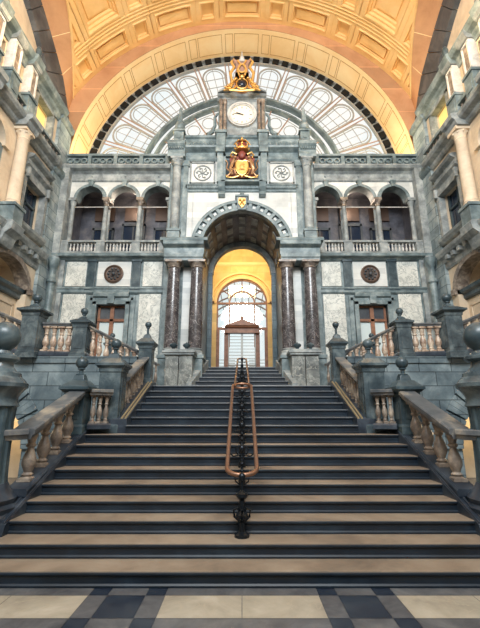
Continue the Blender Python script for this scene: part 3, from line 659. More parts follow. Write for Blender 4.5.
# ------------------------------------------------------------------ wings
YW = 13.5
AC = (-6.04, -4.70, -3.36)
wn = 0
for s in (-1, 1):
    side = SD[s]
    X = lambda a, b: sorted((s * a, s * b))
    # lower wall with window opening
    a = MB()
    a.box(*X(2.88, 4.27), YW, YW + .35, 2.4, 7.45); a.box(*X(5.33, 7.5), YW, YW + .35, 2.4, 7.45); a.box(*X(4.27, 5.33), YW, YW + .35, 5.62, 7.45); a.box(*X(4.27, 5.33), YW, YW + .35, 2.4, 3.3)
    a.build('wing_wall', M['teal'], wf)
    for (xa, xb, za, zb) in ((3.0, 3.72, 6.32, 7.30), (5.86, 6.62, 6.32, 7.30), (3.0, 3.80, 3.3, 6.02), (5.78, 6.62, 3.3, 6.02)):
        a = MB(); a.box(*X(xa, xb), YW - .04, YW, za, zb); a.build('marble_panel', M['veinwhite'], wf, bevel=.01)
    # teal pilasters beside medallion
    for xa in (3.82, 5.50): 
        a = MB(); a.box(*X(xa, xa + .30), YW - .09, YW, 6.22, 7.34); a.box(*X(xa - .04, xa + .34), YW - .12, YW, 6.15, 6.26); a.box(*X(xa - .04, xa + .34), YW - .12, YW, 7.28, 7.40); a.build('pilaster', M['tealdark'], wf, bevel=.006)
    a = MB(); a.box(*X(4.18, 5.44), YW - .04, YW, 6.32, 7.30); a.build('marble_panel', M['cream'] if False else M['white'], wf, bevel=.01)
    th = thing('medallion', f'round bronze rosette medallion on the {side} wing above its window', 'medallion', (s * 4.81, YW - .1, 6.4), 'bronze medallions')
    a = MB(); a.lathe(s * 4.81, 6.80, [(.36, YW - .03), (.36, YW - .09), (.31, YW - .12), (.28, YW - .08), (.20, YW - .07)], 30, 'y'); a.build('disc', M['bronze'], th, smooth=True)
    a = MB()
    for k in range(10):
        t = k * pi / 5; a.ball(s * 4.81 + .2 * cos(t), YW - .09, 6.80 + .2 * sin(t), .05, 8)
    a.ball(s * 4.81, YW - .1, 6.80, .08, 10); a.tube([(s * 4.81 + .12 * cos(t), YW - .1, 6.8 + .12 * sin(t)) for t in [2 * pi * k / 16 for k in range(16)]], .014, 5, True); a.build('rosette', M['rib'], th, smooth=True)
    # string course, balcony cornice
    a = MB(); a.mould(*X(2.88, 7.0), YW, [(.06, 6.03), (.10, 6.08), (.10, 6.18), (.14, 6.2), (.14, 6.26), (.04, 6.28)])
    a.mould(*X(2.86, 7.2), YW, [(.06, 7.34), (.12, 7.38), (.16, 7.42), (.30, 7.44), (.32, 7.54), (.26, 7.58)])
    a.mould(*X(4.16, 5.46), YW, [(.08, 5.86), (.16, 5.9), (.18, 6.0), (.14, 6.06)])
    a.build('trim_4', M['teal'], kind='structure')
    # window surround
    a = MB()
    for xa in (4.12, 5.33): a.box(*X(xa, xa + .15), YW - .12, YW + .1, 3.3, 5.72); 
    for xa in (3.94, 5.50): a.box(*X(xa, xa + .16), YW - .07, YW, 3.3, 5.95)
    a.box(*X(4.12, 5.48), YW - .12, YW + .1, 5.60, 5.76); a.box(*X(4.0, 5.6), YW - .07, YW, 5.76, 5.88); a.box(*X(4.68, 4.92), YW - .2, YW, 5.62, 5.92)
    a.build('window_surround', M['teal'], wf, bevel=.008)
    wn += 1
    w = struct(f'window_{wn}', (s * 4.8, YW + .15, 3.3))
    a = MB(); y0, y1 = YW + .12, YW + .2
    a.box(*X(4.27, 4.35), y0, y1, 3.3, 5.62); a.box(*X(5.25, 5.33), y0, y1, 3.3, 5.62); a.box(*X(4.73, 4.87), y0 - .03, y1, 3.3, 5.62); a.box(*X(4.27, 5.33), y0 - .03, y1, 5.0, 5.10); a.box(*X(4.27, 5.33), y0, y1, 5.54, 5.62); a.build('window_frame', M['wood'], w, bevel=.006)
    for xa, xb in ((4.35, 4.73), (4.87, 5.25)):
        a = MB(); a.box(*X(xa, xb), y0 + .05, y1 - .01, 3.3, 5.0); a.build('lower_pane', M['paintwhite'], w)
        a = MB(); a.box(*X(xa, xb), y0 + .05, y1 - .01, 5.1, 5.54); a.build('upper_pane', M['rib'], w)
    # balustrade of balcony
    b = thing('balcony_balustrade', f'pale balcony balustrade in front of the {side} loggia', 'balustrade', (s * 4.7, YW - .1, 7.58), 'balcony balustrades')
    a = MB(); a.box(*X(2.9, 6.85), YW - .24, YW + .02, 7.58, 7.65); a.build('plinth', M['grey'], b)
    a = MB(); a.box(*X(2.9, 6.85), YW - .25, YW + .03, 8.02, 8.10); a.build('rail', M['grey'], b, bevel=.01)
    for xc in (2.98, 4.03, 5.37, 6.76):
        a = MB(); a.box(*X(xc - .16, xc + .16), YW - .23, YW + .1, 7.65, 8.02); a.build('pier', M['grey'], b)
    for c0, c1 in ((3.14, 3.87), (4.19, 5.21), (5.53, 6.6)):
        n = 8 if c1 - c0 > .8 else 6
        for i in range(n): baluster(b, s * (c0 + (i + .5) * (c1 - c0) / n), YW - .11, 7.65, .37, .042, 'balusterpale')
    # loggia shell
    a = MB(); a.box(*X(2.88, 7.2), YW - .02, 15.9, 7.40, 7.58); a.build('loggia_floor', M['grey'], wf)
    a = MB(); a.box(*X(2.88, 7.5), 15.1, 15.25, 7.58, 11.5)
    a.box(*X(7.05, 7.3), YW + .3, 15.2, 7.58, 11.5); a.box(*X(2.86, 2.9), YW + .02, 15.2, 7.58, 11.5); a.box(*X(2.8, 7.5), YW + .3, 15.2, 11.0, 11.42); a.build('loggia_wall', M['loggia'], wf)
    for xc, zz0, zz1, xw, mm in ((6.0, 7.58, 9.4, .38, 'dkglass'), (4.70, 7.58, 9.6, .42, 'dkglass'), (3.36, 7.58, 9.4, .38, 'dkglass')):
        a = MB(); 
        for dx in (-xw - .08, xw): a.box(*sorted((s * (xc + dx), s * (xc + dx + .08))), 14.98, 15.1, zz0, zz1 + .1)
        a.box(*X(xc - xw - .08, xc + xw + .08), 14.98, 15.1, zz1, zz1 + .12); a.box(*X(xc - .03, xc + .03), 15.0, 15.1, zz0, zz1); a.build('doorcase', M['rib'], wf)
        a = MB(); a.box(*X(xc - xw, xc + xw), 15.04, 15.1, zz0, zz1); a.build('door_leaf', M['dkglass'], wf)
        a = MB(); a.box(*X(xc - .42, xc + .42), 15.0, 15.1, 9.85, 10.5); a.build('mural_panel', M['bronze'], wf)
        a = MB(); a.box(*X(xc + .48, xc + .86), 15.03, 15.1, 7.65, 8.9); a.build('pale_dado', M['grey'], wf)
    # arcade
    cs = [s * -c for c in AC]
    a = MB()
    for c in cs: a.spandrel(c, .55, 10.0, 10.78, YW, YW + .32, 20)
    edges = [2.80, 2.81, 3.91, 4.15, 5.25, 5.49, 6.59, 7.3]
    for xa, xb in ((2.8, 2.81), (3.91, 4.15), (5.25, 5.49), (6.59, 7.3)): a.box(*X(xa, xb), YW, YW + .32, 10.0, 10.78)
    a.build('arcade_wall', M['white'], wf)
    a = MB()
    for c in cs:
        a.arc(c, 10.0, .52, .60, YW - .08, YW + .34, n=20); a.arc(c, 10.0, .60, .66, YW - .04, YW + .1, n=20)
    a.build('archivolt', M['teal'], wf)
    for i, c in enumerate(cs):
        a = MB(); a.prism([(c - .07, 10.50), (c + .07, 10.50), (c + .10, 10.74), (c - .10, 10.74)], YW - .14, YW); a.box(c - .12, c + .12, YW - .16, YW, 10.72, 10.78); a.build('keystone', M['teal'], wf, bevel=.006)
    ORD = {0: 'outer', 1: 'inner'}
    for i, xc in enumerate((5.37, 4.03)):
        for j, yy in enumerate((YW - .02, YW + .26)):
            x = s * xc
            th = thing('column', f'slender {"front" if j == 0 else "rear"} column of the {ORD[i]} column pair in the {side} loggia arcade', 'column', (x, yy, 8.02), 'loggia columns')
            a = MB(); a.lathe(x, yy, [(.13, 8.02 if j else 8.1), (.13, 8.14), (.095, 8.18), (.09, 8.9), (.078, 9.66)], 16); a.build('shaft', M['grey'], th, smooth=True)
            a = MB(); a.lathe(x, yy, [(.08, 9.64), (.10, 9.66), (.085, 9.69), (.09, 9.78), (.14, 9.88)], 14)
            for k in range(6): a.ball(x + .11 * cos(k * pi / 3), yy + .11 * sin(k * pi / 3), 9.84, .032, 8)
            a.box(x - .14, x + .14, yy - .13, yy + .13, 9.88, 10.0); a.build('capital', M['baluster'], th, smooth=True)
    for xc, w in ((6.70, 'outer'), (2.86, 'inner')):
        x = s * xc
        th = thing('half_column', f'slender engaged column at the {w} end of the {side} loggia arcade', 'column', (x, YW, 8.02), 'loggia end columns')
        a = MB(); a.lathe(x, YW + .02, [(.12, 8.10), (.12, 8.16), (.09, 8.2), (.08, 9.66), (.1, 9.7), (.13, 9.88)], 14); a.box(x - .15, x + .15, YW - .12, YW + .2, 9.88, 10.0); a.build('shaft', M['grey'], th, smooth=True)
    a = MB(); a.box(*X(2.83, 6.75), YW + .13, YW + .15, 9.70, 9.73); tag(a.build('tie_rod', M['balusterpale']), f'thin pale tie rod crossing the arches of the {side} loggia', 'rod', 'tie rods')
    # entablature + parapet
    a = MB(); a.mould(*X(2.86, 7.2), YW + .3, [(.32, 10.76), (.36, 10.80), (.36, 10.88), (.33, 10.9), (.33, 11.10), (.38, 11.14), (.44, 11.18), (.60, 11.22), (.66, 11.30), (.66, 11.36), (.54, 11.42)])
    for i in range(3): a.ball(s * (3.36 + i * 1.34), YW - .04, 11.0, .045, 8)
    a.build('trim_5', M['grey'], kind='structure')
    b = thing('parapet', f'pierced stone parapet crowning the {side} wing below the great window', 'parapet', (s * 5.0, YW, 11.42), 'wing parapets')
    a = MB(); a.box(*X(2.9, 7.2), YW - .12, YW + .1, 11.42, 11.52); a.build('plinth', M['teal'], b)
    a = MB(); a.box(*X(2.9, 7.2), YW - .14, YW + .12, 11.90, 12.0); a.build('coping', M['teal'], b, bevel=.008)
    for i in range(4):
        x0 = 2.98 + i * 1.05; a = MB(); a.box(*X(x0, x0 + .14), YW - .13, YW + .11, 11.52, 11.90); a.build('pier', M['teal'], b)
        if i < 4:
            a = MB(); xc = s * (x0 + .14 + .455)
            a.box(*X(x0 + .14, x0 + 1.05), YW - .0, YW + .06, 11.52, 11.90)
            for q in range(3): a.arc(xc + (q - 1) * .29, 11.71, .08, .125, YW - .09, YW + .01, 0, 2 * pi, 14)
            a.build('ring_panel', M['teal'], b)
    # corner pilaster of wing
    a = MB(); a.box(*X(6.70, 7.0), YW - .08, YW + .2, 2.4, 7.36); a.box(*X(6.86, 7.25), YW - .3, YW + .2, 2.4, 11.42)
    a.build('corner_pilaster', M['grey'], wf, bevel=.008)

# ------------------------------------------------------------------ room beyond the portal, arched window and door
wr = struct('wall_back', (0, 19, 3.3)); YB = 19.0
R0 = 1.31; ZS = 1.695 + .295 * YB
a = MB(); a.spandrel(0, R0, ZS, 12.5, YB, YB + .3, 32)
for s in (-1, 1): a.box(*sorted((s * R0, s * 3.6)), YB, YB + .3, 3.3, 12.5)
a.build('end_wall', M['yellow'], wr)
a = MB(); a.arc(0, ZS, R0, R0 + .12, YB - .1, YB, n=32); a.arc(0, ZS, R0 + .26, R0 + .34, YB - .16, YB, n=32)
for s in (-1, 1): a.box(*sorted((s * (R0 + .26), s * (R0 + .34))), YB - .14, YB, 3.3, ZS); 
a.mould(-3.6, 3.6, YB, [(.05, 9.35), (.14, 9.42), (.16, 9.5), (.08, 9.54)])
a.build('moulding', M['pale_gold'], wr)
a = MB()
for s in (-1, 1):
    a.box(*sorted((s * 2.4, s * 2.6)), 16.1, YB, 3.3, 9.4)
    a.box(*sorted((s * 1.7, s * 3.6)), 15.9, 16.1, 3.3, 12)
a.arc(0, 9.4, 2.4, 2.6, 16.1, YB, n=30); a.build('side_wall', M['yellow'], wr)
a = MB()
for s in (-1, 1):
    th = thing('wall_lamp', f'small dark ball lamp on the yellow wall {SD[s]} of the arched window', 'lamp', (s * (R0 + .19), YB - .1, ZS), 'ball lamps beside the arched window')
    q = MB(); q.ball(s * (R0 + .19), YB - .14, ZS, .07, 12); q.build('globe', M['bronze'], th, smooth=True)
    q = MB(); q.box(s * (R0 + .19) - .02, s * (R0 + .19) + .02, YB - .12, YB, ZS - .02, ZS + .02); q.build('arm', M['bronze'], th)
w = struct('window_3', (0, YB, 3.3))
a = MB(); r = R0
a.arc(0, ZS, r - .07, r, YB + .05, YB + .15, n=32); a.arc(0, ZS, .62, .69, YB + .05, YB + .15, n=24)
for s in (-1, 1):
    a.box(*sorted((s * (r - .07), s * r)), YB + .05, YB + .15, 3.3, ZS); a.box(*sorted((s * .62, s * .69)), YB + .05, YB + .15, 5.0, ZS)
a.box(-r, r, YB + .04, YB + .16, ZS - .05, ZS + .05); a.box(-r, r, YB + .04, YB + .16, 5.9, 6.02)
for t in (-.95, 0, .95): a.tube([(.66 * sin(t), YB + .1, ZS + .66 * cos(t)), ((r - .04) * sin(t), YB + .1, ZS + (r - .04) * cos(t))], .03, 6)
a.build('window_frame', M['wood'], w)
a = MB(); a.lathe(0, ZS, [(r - .05, YB + .10), (r - .05, YB + .11)], 40, 'y'); a.box(-r + .05, r - .05, YB + .10, YB + .11, 3.3, ZS - 1.2) if False else a.box(-r + .05, r - .05, YB + .10, YB + .11, 6.0, ZS - .0); a.build('pane', M['glass'], w)
d = struct('door_1', (0, YB, 3.3))
a = MB()
for s in (-1, 1):
    a.box(*sorted((s * .70, s * .90)), YB, YB + .16, 3.3, 5.9); a.box(*sorted((s * (r - .16), s * r)), YB, YB + .16, 3.3, 5.9); 
a.box(-r, r, YB, YB + .16, 3.3, 3.5)
a.build('door_frame', M['wood'], d, bevel=.01)
a = MB(); a.mould(-.86, .86, YB + .1, [(.3, 5.68), (.3, 5.90), (.40, 5.96), (.44, 6.06)]); a.prism([(-.84, 6.05), (.84, 6.05), (.10, 6.32), (-.10, 6.32)], YB - .36, YB + .1); a.box(-.08, .08, YB - .3, YB, 6.28, 6.42); a.ball(0, YB - .15, 6.48, .08, 10)
a.build('pediment', M['wood'], d)
for x in (-.35, .35):
    a = MB()
    a.box(x - .34, x - .30, YB + .04, YB + .1, 3.5, 5.72); a.box(x + .30, x + .34, YB + .04, YB + .1, 3.5, 5.72); a.box(x - .34, x + .34, YB + .04, YB + .1, 4.05, 4.12)
    for k in range(9): a.box(x - .3, x + .3, YB + .06, YB + .08, 4.25 + k * .16, 4.275 + k * .16)
    a.build('door_leaf', M['mullion'], d)
a = MB(); a.box(-r, r, YB + .10, YB + .11, 3.5, 5.9); a.build('pane', M['glass'], d)
# iron train shed ribs outside the window
sh = thing('shed_roof', 'iron ribs of the train shed seen through the arched window over the doors', 'roof', (0, 21, 3.3))
for k in range(5):
    y = 20.5 + k * 1.6; a = MB(); a.tube([(3.4 * sin(t), y, 5 + 4.2 * cos(t)) for t in [-pi / 2 + pi * q / 24 for q in range(25)]], .05, 6); a.build('rib', M['mullionred'], sh)
for q in range(1, 24):
    t = -pi / 2 + pi * q / 24; a = MB(); a.tube([(3.4 * sin(t), 20.5, 5 + 4.2 * cos(t)), (3.4 * sin(t), 27.2, 5 + 4.2 * cos(t))], .03, 6); a.build('purlin', M['mullion'], sh)
for x in (-3.4, 3.4): 
    a = MB(); a.box(x - .06, x + .06, 20.4, 27.2, 3.3, 5.0); a.build('side_wall', M['mullion'], sh)
for k in range(10):
    a = MB(); z = 3.5 + k * .22; a.tube([(-3.3, 27, z), (-.5, 27, z - .05)], .025, 5); a.tube([(.5, 27, z - .05), (3.3, 27, z)], .025, 5); a.build('louvre', M['mullion'], sh)

# ------------------------------------------------------------------ great lunette window
CH, RW, YL = 11.79, 7.27, 15.2
w = struct('window_4', (0, YL, CH))
a = MB(); a.arc(0, CH, RW - .42, RW - .36, YL - .06, YL + .1, n=72); a.arc(0, CH, RW - .06, RW, YL - .06, YL + .1, n=72); a.arc(0, CH, RW - .3, RW, YL + .08, YL + .12, n=72); a.build('outer_ring', M['mullion'], w)
nb = 46
a = MB()
for i in range(nb):
    t = -pi / 2 + pi * (i + .5) / nb
    a.arc(0, CH, RW - .33, RW - .05, YL - .10, YL + .08, t - .022, t + .022, 1)
a.build('ring_blocks', M['black'], w)
a = MB(); RI = 4.60
a.arc(0, CH, RI, RI + .10, YL - .25, YL + .1, n=60); a.arc(0, CH, RI - .38, RI - .30, YL - .2, YL + .1, n=60); a.build('inner_ring', M['teal'], w)
a = MB(); da = pi / 14
for k in range(-7, 7):
    t = (k + .5) * da
    for o in (-.018, .018):
        a.tube([((RI + .1) * sin(t + o), YL, CH + (RI + .1) * cos(t + o)), ((RW - .4) * sin(t + o * .7), YL, CH + (RW - .4) * cos(t + o * .7))], .03, 6)
    a.tube([(.4 * sin(t), YL, CH + .4 * cos(t)), ((RI - .3) * sin(t), YL, CH + (RI - .3) * cos(t))], .035, 6)
a.build('mullion', M['mullionred'], w)
a = MB()
for k in range(-7, 8):
    t = k * da; rc = RW - 1.12; wd = rc * da / 2 * .80; pts = []
    er = Vector((sin(t), 0, cos(t))); et = Vector((cos(t), 0, -sin(t))); C0 = Vector((0, YL, CH))
    r_in = RI + .16; wi = r_in * da / 2 * .80
    pts.append(C0 + er * r_in - et * wi)
    for q in range(13):
        b_ = -pi / 2 + pi * q / 12; pts.append(C0 + er * (rc + wd * cos(b_) * .95) + et * wd * sin(b_))
    pts.append(C0 + er * r_in + et * wi)
    a.tube(pts, .045, 6)
    pts2 = []
    for q in range(17):
        b_ = -pi / 2 + pi * q / 16; pts2.append(C0 + er * (rc - .02 + wd * .74 * cos(b_)) + et * wd * .74 * sin(b_))
    pts2 = [C0 + er * (r_in + .1) - et * wi * .72] + pts2 + [C0 + er * (r_in + .1) + et * wi * .72]
    a.tube(pts2, .022, 5)
    for f in (.16, .42, .68):
        rr = r_in + (rc - r_in) * f / .68 * .9; ww = rr * da / 2 * .8; a.tube([C0 + er * rr - et * ww, C0 + er * rr + et * ww], .02, 5)
    a.tube([C0 + er * r_in, C0 + er * (rc + wd)], .014, 5)
a.build('arched_light_frame', M['mullion'], w)
a = MB()
for k in range(-6, 7):
    t = k * da
    for rr, rad in ((RI - .95, .30), (RI - 1.75, .2)):
        cx, cz = rr * sin(t), CH + rr * cos(t); a.tube([(cx + rad * cos(b_), YL, cz + rad * sin(b_)) for b_ in [2 * pi * q / 14 for q in range(14)]], .022, 5, True)
for rr in (RI - .55, RI - 1.4, RI - 2.2): a.tube([(rr * sin(t), YL, CH + rr * cos(t)) for t in [-pi / 2 + pi * q / 48 for q in range(49)]], .022, 5)
a.build('tracery', M['mullion'], w)
a = MB(); n = 64; a.face([(RW * sin(-pi / 2 + pi * i / n), YL + .05, CH + RW * cos(-pi / 2 + pi * i / n)) for i in range(n + 1)]); a.build('pane', M['glass'], w)

# ------------------------------------------------------------------ front arch soffit and face
YA = 13.75
a = MB(); n = 72
for i in range(n):
    t0, t1 = -pi / 2 + pi * i / n, -pi / 2 + pi * (i + 1) / n
    a.hexa([(RW * sin(t0), YA, CH + RW * cos(t0)), (RW * sin(t1), YA, CH + RW * cos(t1)), ((RW + .2) * sin(t1), YA, CH + (RW + .2) * cos(t1)), ((RW + .2) * sin(t0), YA, CH + (RW + .2) * cos(t0))],
           [(RW * sin(t0), YL + .1, CH + RW * cos(t0)), (RW * sin(t1), YL + .1, CH + RW * cos(t1)), ((RW + .2) * sin(t1), YL + .1, CH + (RW + .2) * cos(t1)), ((RW + .2) * sin(t0), YL + .1, CH + (RW + .2) * cos(t0))])
tr6 = a.build('trim_6', M['pale_gold'], kind='structure')
a = MB(); npan = 13
for k in range(npan):
    tc = -pi / 2 + pi * (k + .5) / npan; hw = pi / npan / 2
    for (u0, u1) in ((-hw * .92, -hw * .5), (-hw * .42, hw * .9)):
        for (ya, yb, ta, tb) in ((YA + .22, YA + .24, u0, u1), (YL - .26, YL - .24, u0, u1), (YA + .22, YL - .24, u0, u0 + .003), (YA + .22, YL - .24, u1 - .003, u1)):
            a.arc(0, CH, RW - .012, RW + .01, ya, yb, tc + ta, tc + tb, 4)
a.build('soffit_lines', M['groove'], tr6)
a = MB(); n = 72
for i in range(n):
    t0, t1 = -pi / 2 + pi * i / n, -pi / 2 + pi * (i + 1) / n
    P = lambda t, r_, y: (r_ * sin(t), y, CH + r_ * cos(t))
    a.hexa([P(t0, RW, YA - .03), P(t1, RW, YA - .03), P(t1, 10.5, YA - .03), P(t0, 10.5, YA - .03)], [P(t0, RW, YA), P(t1, RW, YA), P(t1, 10.5, YA), P(t0, 10.5, YA)])
for s in (-1, 1): a.box(*sorted((s * RW, s * 9)), YA - .03, YA, 7.5, CH)
a.build('trim_7', M['orange'], kind='structure')

# ------------------------------------------------------------------ coffered barrel vault
YCEN, ZCEN, RHO = 7.3, 11.0, 8.46
def XA(y): return 6.1 + 1.3 * min(1.05, abs(y - YCEN) / 6.42) ** 2
def ZA(y): return ZCEN + sqrt(RHO ** 2 - XA(y) ** 2)
def SP(phi, y, off=0):
    rho = RHO + off
    return Vector((rho * sin(phi), y, ZCEN + rho * cos(phi)))
def coffer(mb, p0, p1, y0, y1, prof, n=6):
    """nested frame; prof = [(inset m, outward offset)]"""
    rad = 9.0
    def ring(ins, off):
        da = ins / rad; a0, a1, b0, b1 = p0 + da, p1 - da, y0 + ins, y1 - ins
        pts = []
        for i in range(n): pts.append(SP(a0 + (a1 - a0) * i / n, b0, off))
        for i in range(n): pts.append(SP(a1, b0 + (b1 - b0) * i / n, off))
        for i in range(n): pts.append(SP(a1 + (a0 - a1) * i / n, b1, off))
        for i in range(n): pts.append(SP(a0, b1 + (b0 - b1) * i / n, off))
        return pts
    rings = [[mb.v(p) for p in ring(i, o)] for i, o in prof]
    for A, B in zip(rings, rings[1:]):
        m_ = len(A)
        for i in range(m_): mb.bm.faces.new([A[i], A[(i + 1) % m_], B[(i + 1) % m_], B[i]])
    mb.bm.faces.new(rings[-1])
mb = MB()
dg = radians
cols = [0]
bands = []          # (phi0, phi1, kind)
ph = -dg(61.5)
cells = []
for c in range(-3, 4):
    cc = dg(21.2 * c)
    cells.append((cc - dg(5.7), cc + dg(5.7), 'L'))
    cells.append((cc + dg(8.3), cc + dg(12.9), 'S'))
cells.sort()
rows = [(12.72, 13.52, 's'), (10.3, 12.2, 'b'), (9.0, 9.8, 's'), (6.6, 8.5, 'b'), (5.3, 6.1, 's'), (2.9, 4.8, 'b'), (1.6, 2.4, 's')]
def patch(p0, p1, y0, y1):
    n = max(1, int((p1 - p0) / .05)); m_ = max(1, int((y1 - y0) / .3))
    for i in range(n):
        for j in range(m_):
            a0, a1 = p0 + (p1 - p0) * i / n, p0 + (p1 - p0) * (i + 1) / n; b0, b1 = y0 + (y1 - y0) * j / m_, y0 + (y1 - y0) * (j + 1) / m_
            mb.face([SP(a0, b0), SP(a1, b0), SP(a1, b1), SP(a0, b1)])
PB = [(.0, .0), (.03, -.05), (.09, -.05), (.11, .06), (.18, .06), (.20, .16), (.28, .16), (.30, .26), (.40, .26), (.42, .20), (.50, .20)]
PSm = [(.0, .0), (.02, -.04), (.06, -.04), (.07, .05), (.12, .05), (.13, .13), (.19, .13), (.20, .06), (.26, .06)]
PT = [(.0, 0), (.02, -.04), (.06, -.04), (.07, .06), (.12, .06), (.13, .15)]
ys = sorted({r[0] for r in rows} | {r[1] for r in rows}); lo, hi = .1, 13.74
prev = hi
edge = [cells[0][0], cells[-1][1]]
for (y0, y1, kd) in rows:
    patch(edge[0], edge[1], y1, prev)
    prevp = None
    for (a0, a1, ck_) in cells:
        if prevp is not None: patch(prevp, a0, y0, y1)
        prevp = a1
        pr = PB if (kd == 'b' and ck_ == 'L') else (PSm if (kd == 's' and ck_ == 'L') else PT)
        coffer(mb, a0, a1, y0, y1, pr)
    prev = y0
patch(edge[0], edge[1], lo, prev)
for s in (-1, 1):
    bmesh.ops.bisect_plane(mb.bm, geom=mb.bm.verts[:] + mb.bm.edges[:] + mb.bm.faces[:], plane_co=(s * 7.42, 0, 0), plane_no=(s, 0, 0), clear_outer=True)
for v in mb.bm.verts:
    x, y, z = v.co
    if abs(x) > XA(y) or z < ZA(y) - .02: v.co = Vector((math.copysign(XA(y), x), y, ZA(y) + .01))
bmesh.ops.dissolve_degenerate(mb.bm, dist=1e-4, edges=mb.bm.edges[:])
# raised thin ribs between rows
mb.build('ceiling', M['gold_vault'], kind='structure')
a = MB()
for y in (12.30, 12.44, 12.58, 10.18, 9.92):
    pts = []
    for i in range(61):
        p = -dg(60) + dg(120) * i / 60; q = SP(p, y, -.01)
        if abs(q.x) < XA(y): pts.append(q)
    a.tube(pts, .028, 5)
for c in range(-3, 4):
    for o in (-7.0, 7.0, 14.2):
        p = dg(21.2 * c + o); pts = [SP(p, y, -.01) for y in [1 + .25 * k for k in range(51)] if abs(SP(p, y).x) < XA(y)]
        pts = [q for q in pts if q.y > 7.3] if abs(p) > dg(45) else pts
        if len(pts) > 2: a.tube(pts, .022, 5)
a.build('ceiling_ribs', M['gold_vault'], kind='structure')

# ------------------------------------------------------------------ side walls
XS = 7.25
for s in (-1, 1):
    side = SD[s]; T = wall_frame(s)
    wl = struct(f'wall_{side}', (s * XS, 7, 0))
    # side arch soffit (orange), inner face, stone rib, tympanum
    CY, CZ, RA = 7.3, 10.4, 6.9
    XB = XS + .15; n = 60; ys_ = [1.0 + (13.72 - 1.0) * i / n for i in range(n + 1)]
    zb = lambda y: CZ + sqrt(max(0, RA ** 2 - (y - CY) ** 2))
    a = MB(T); m_ = 8; XO = XB + .4
    def lay(u): return [[a.v((y, XA(y) + (XO - XA(y)) * f / m_, ZA(y) + (zb(y) - ZA(y)) * f / m_ + u)) for f in range(m_ + 1)] for y in ys_]
    lo_, up_ = lay(0), lay(.2)
    for G in (lo_, up_):
        for i in range(n):
            for f in range(m_): a.bm.faces.new([G[i][f], G[i][f + 1], G[i + 1][f + 1], G[i + 1][f]])
    for f in (0, m_):
        for i in range(n): a.bm.faces.new([lo_[i][f], lo_[i + 1][f], up_[i + 1][f], up_[i][f]])
    a.build('arch_soffit', M['orangeplain'], wl, smooth=True)
    a = MB(T)
    for k in range(8, 13):
        y = 1.0 + k * 1.06
        a.tube([(y, XA(y) + .02, ZA(y) - .004), (y, XB, zb(y) - .004 + (ZA(y) - zb(y)) * .4 / (XB + .4 - XA(y)))], .014, 5)
    a.build('soffit_joint', M['pale_gold'], wl)
    a = MB(T); a.tube([(y, XA(y), ZA(y) - .01) for y in ys_], .05, 6); a.build('arch_edge', M['gold_vault'], wl)
    a = MB(T); nv = 30
    for i in range(nv): a.arc(CY, CZ, 5.85, RA + .35, XB, XB + .4, -pi / 2 + pi * i / nv + .002, -pi / 2 + pi * (i + 1) / nv - .002, 2)
    bmesh.ops.bisect_plane(a.bm, geom=a.bm.verts[:] + a.bm.edges[:] + a.bm.faces[:], plane_co=(0, 13.71, 0), plane_no=(0, 1, 0), clear_outer=True)
    a.build('arch_rib', M['rib'], wl)
    a = MB(T); a.arc(CY, CZ, 0.01, 6.4, XS + .34, XS + .44, n=40); a.build('tympanum', M['cream'], wl)
    # corner pier of grey-green blocks
    a = MB(T); a.box(12.55, 13.48, XS - .12, XS + .5, 0, 13.2); a.box(12.8, 13.7, XS - .02, XS + .5, 12.0, 13.6); a.build('corner_pier', M['pierblock'], wl)
    a = MB(T); a.mould(12.5, 13.5, XS + .1, [(.24, 10.66), (.30, 10.72), (.34, 10.8), (.34, 10.95), (.26, 11.0)]); a.mould(12.5, 13.5, XS + .1, [(.24, 12.95), (.32, 13.0), (.34, 13.2), (.26, 13.25)]); a.build('pier_band', M['teal'], wl)
    # slim engaged corner shaft against the facade corner
    a = MB(); x = s * 6.95; a.lathe(x, 13.12, [(.12, 3.1), (.12, 6.3), (.17, 6.36), (.17, 6.44), (.11, 6.52), (.12, 6.9), (.18, 7.0), (.20, 7.3)], 16)
    tag(a.build('corner_shaft', M['teal'], smooth=True), f'slim grey-green shaft in the corner where the {side} wall meets the facade', 'shaft', 'corner shafts')
    # wall face: levels
    LO = 1.3; HI = 12.55
    a = MB(T)
    # ground storey z 2.4..6.6 with arches centred 11.1 and 8.0 ; solid parts
    arches = [(11.1, 1.1), (8.1, 1.1), (5.1, 1.1)]
    e = [12.2, 10.0, 9.2, 7.0, 6.2, 4.0]
    for x0, x1 in ((12.2, 12.55), (9.2, 10.0), (6.2, 7.0), (1.3, 4.0)): a.box(x0, x1, XS, XS + .4, 2.4, 6.6)
    for c, r in arches: a.spandrel(c, r, 5.75, 6.6, XS, XS + .4, 16, rz=.78)
    a.box(LO, HI, XS, XS + .4, 6.6, 7.6)
    # main storey 7.6..10.7: rectangular window at 10.95..12.3 ; arches between columns
    a.box(12.3, 12.55, XS, XS + .4, 7.6, 10.7); a.box(10.0, 11.05, XS, XS + .4, 7.6, 10.7); a.box(11.05, 12.3, XS, XS + .4, 9.35, 10.7)
    for c in (9.35, 7.6, 5.9): a.spandrel(c, .55, 9.7, 10.7, XS, XS + .4, 14)
    for x0, x1 in ((9.9, 10.0), (8.15, 8.8), (6.45, 7.05), (1.3, 5.35)): a.box(x0, x1, XS, XS + .4, 7.6, 10.7)
    # attic 10.7..13.3
    a.box(LO, HI, XS, XS + .4, 10.7, 11.6); a.box(LO, HI, XS, XS + .4, 12.75, 13.3)
    for x0, x1 in ((12.2, 12.55), (10.05, 11.05), (9.2, 9.6), (8.3, 8.7), (1.3, 7.8)): a.box(x0, x1, XS, XS + .4, 11.6, 12.75)
    a.build('wall_face', M['cream'], wl)
